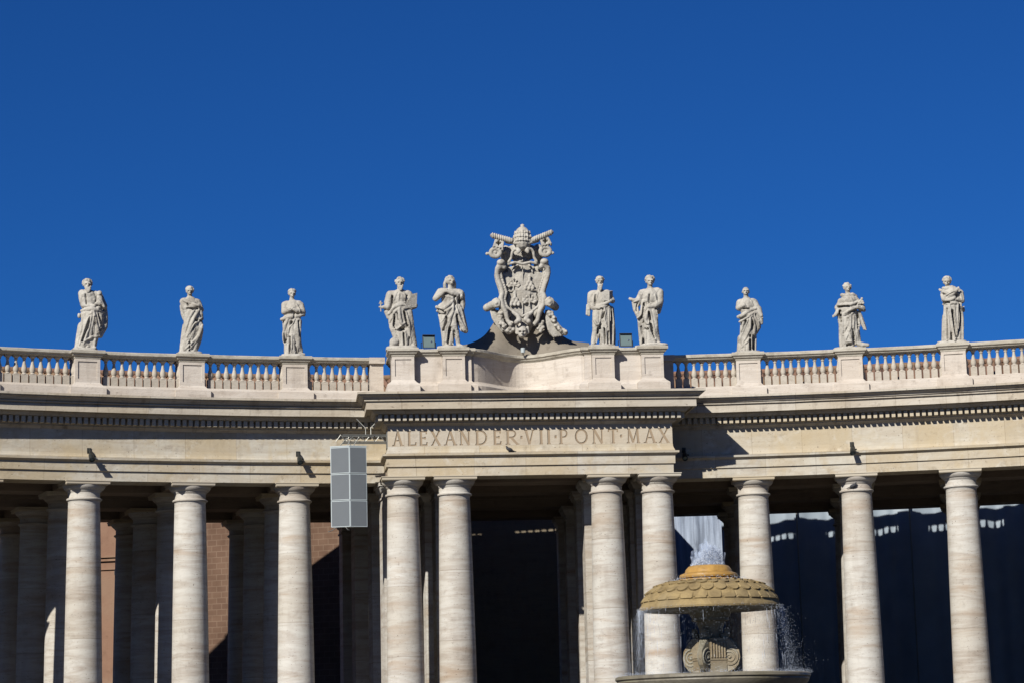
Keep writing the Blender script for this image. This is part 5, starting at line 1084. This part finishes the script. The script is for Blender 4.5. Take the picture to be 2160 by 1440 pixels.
a_ = at(pA, pB, .335, .06); b_ = at(pA, pB, .42, .06); mb = MB(); mb.sweep(polypath([a_, b_], 1), [(0, 7.9), (0, 9.3), (-.2, 9.3), (-.2, 7.9)]); sub(mb.build('window_frame', plain('pale_frame', (.38, .26, .19), .9), t))
t2 = thing('plaster_house', 'pinkish plaster building with a moulded cornice behind the leftmost column', 'building', (-26, 102, 0)); INV = Matrix.Translation((26, -102, 0))
pm = stone('pink_plaster', (.29, .175, .12), (.23, .13, .09), (.33, .24, .17), strata=(.6, .6, .6), strat_amt=.6, patch=.6, stain=.4, pits=0)
sub(wall('wall', pC, pA, 18.0, 4.0, pm, t2))
mb = MB()
for zc, o_ in ((13.2, .25), (13.0, .15), (12.5, .1)): mb.sweep(polypath([at(pC, pA, 0), at(pC, pA, .995)], 1), [(.001, zc), (o_, zc), (o_, zc+.12), (.001, zc+.12)])
sub(mb.build('moulding', pm, t2))
for tt, za, zb_, ww in ((.885, 9.0, 10.6, .0035), (.878, 11.2, 11.7, .012), (.86, 12.2, 12.5, .008)):
    mb = MB(); mb.sweep(polypath([at(pC, pA, tt-ww, .004), at(pC, pA, tt+ww, .004)], 1), [(.004, za), (.004, zb_), (-.3, zb_), (-.3, za)]); sub(mb.build('window', MT['dark'], t2))
t3 = thing('rear_building', 'dim plaster wall behind the central doorway of the pavilion', 'building', (0, 95, 0)); INV = Matrix.Translation((0, -95, 0))
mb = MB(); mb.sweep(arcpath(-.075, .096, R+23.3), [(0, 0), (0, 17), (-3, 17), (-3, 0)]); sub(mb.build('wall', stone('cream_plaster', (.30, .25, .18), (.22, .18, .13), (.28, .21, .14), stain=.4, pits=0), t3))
def scaffold():
    t4 = thing('scaffold', 'white plastic scaffold sheeting and poles glimpsed behind the right columns', 'scaffold', (20, 93, 0)); inv = Matrix.Translation((-20, -93, 0))
    m2 = stone('streaked_sheet', (.40, .47, .60), (.13, .15, .20), (.30, .36, .47), strata=(3.2, 3.2, .10), strat_amt=.95, patch=.5, stain=.2, pits=0, streak=.2, rough=.5)
    m = plain('plastic_sheet', (.36, .43, .51), .45, noise_amt=.35, nscale=.9)
    for a, b, dr in ((.055, .166, 28.9), (.1465, .46, 24.75)):
        n = int((b-a)*98/.12); pth = []; rn = random.Random(3); ph_ = 0
        for i in range(n+1):
            ph = a+(b-a)*i/n; ph_ += rn.uniform(.3, 1.1); rr = R+dr+.04*math.sin(ph_)+.07*math.sin(ph*190)+.03*math.sin(ph*610+1)
            pth.append((pol(rr, ph), (-math.sin(ph), -math.cos(ph)), ph*rr))
        mb = MB(); vs = []; zz = [0, 5, 9, 10.5, 11.5, 12.3, 13, 13.5, 14, 14.4, 14.9, 15.6, 17]; rows = len(zz)
        for P, N, u in pth:
            for z_ in zz: s_ = .05*math.sin(u*1.3+z_*1.1)+.03*math.sin(u*2.9-z_*1.3)+.015*math.sin(u*7+z_*3)+(.035*math.sin(u*23+math.sin(u*3.1)*4) if dr > 28 else 0); vs.append((P[0]+N[0]*s_, P[1]+N[1]*s_, z_))
        mb.add(vs, [(i*rows+j, (i+1)*rows+j, (i+1)*rows+j+1, i*rows+j+1) for i in range(len(pth)-1) for j in range(rows-1)])
        o = mb.build('sheet', m if dr < 28 else m2, t4, 70); o.matrix_parent_inverse = inv
        sm = o.modifiers.new('thick', 'SOLIDIFY'); sm.thickness = .02
    for k in range(9):
        ph = .158+.0335*k; x, y = pol(R+24.4, ph); mb = MB(); mb.tube([((x, y, 0), .05), ((x, y, 17), .05)], 8); o = mb.build('pole', MT['steel'], t4, 50); o.matrix_parent_inverse = inv
scaffold()
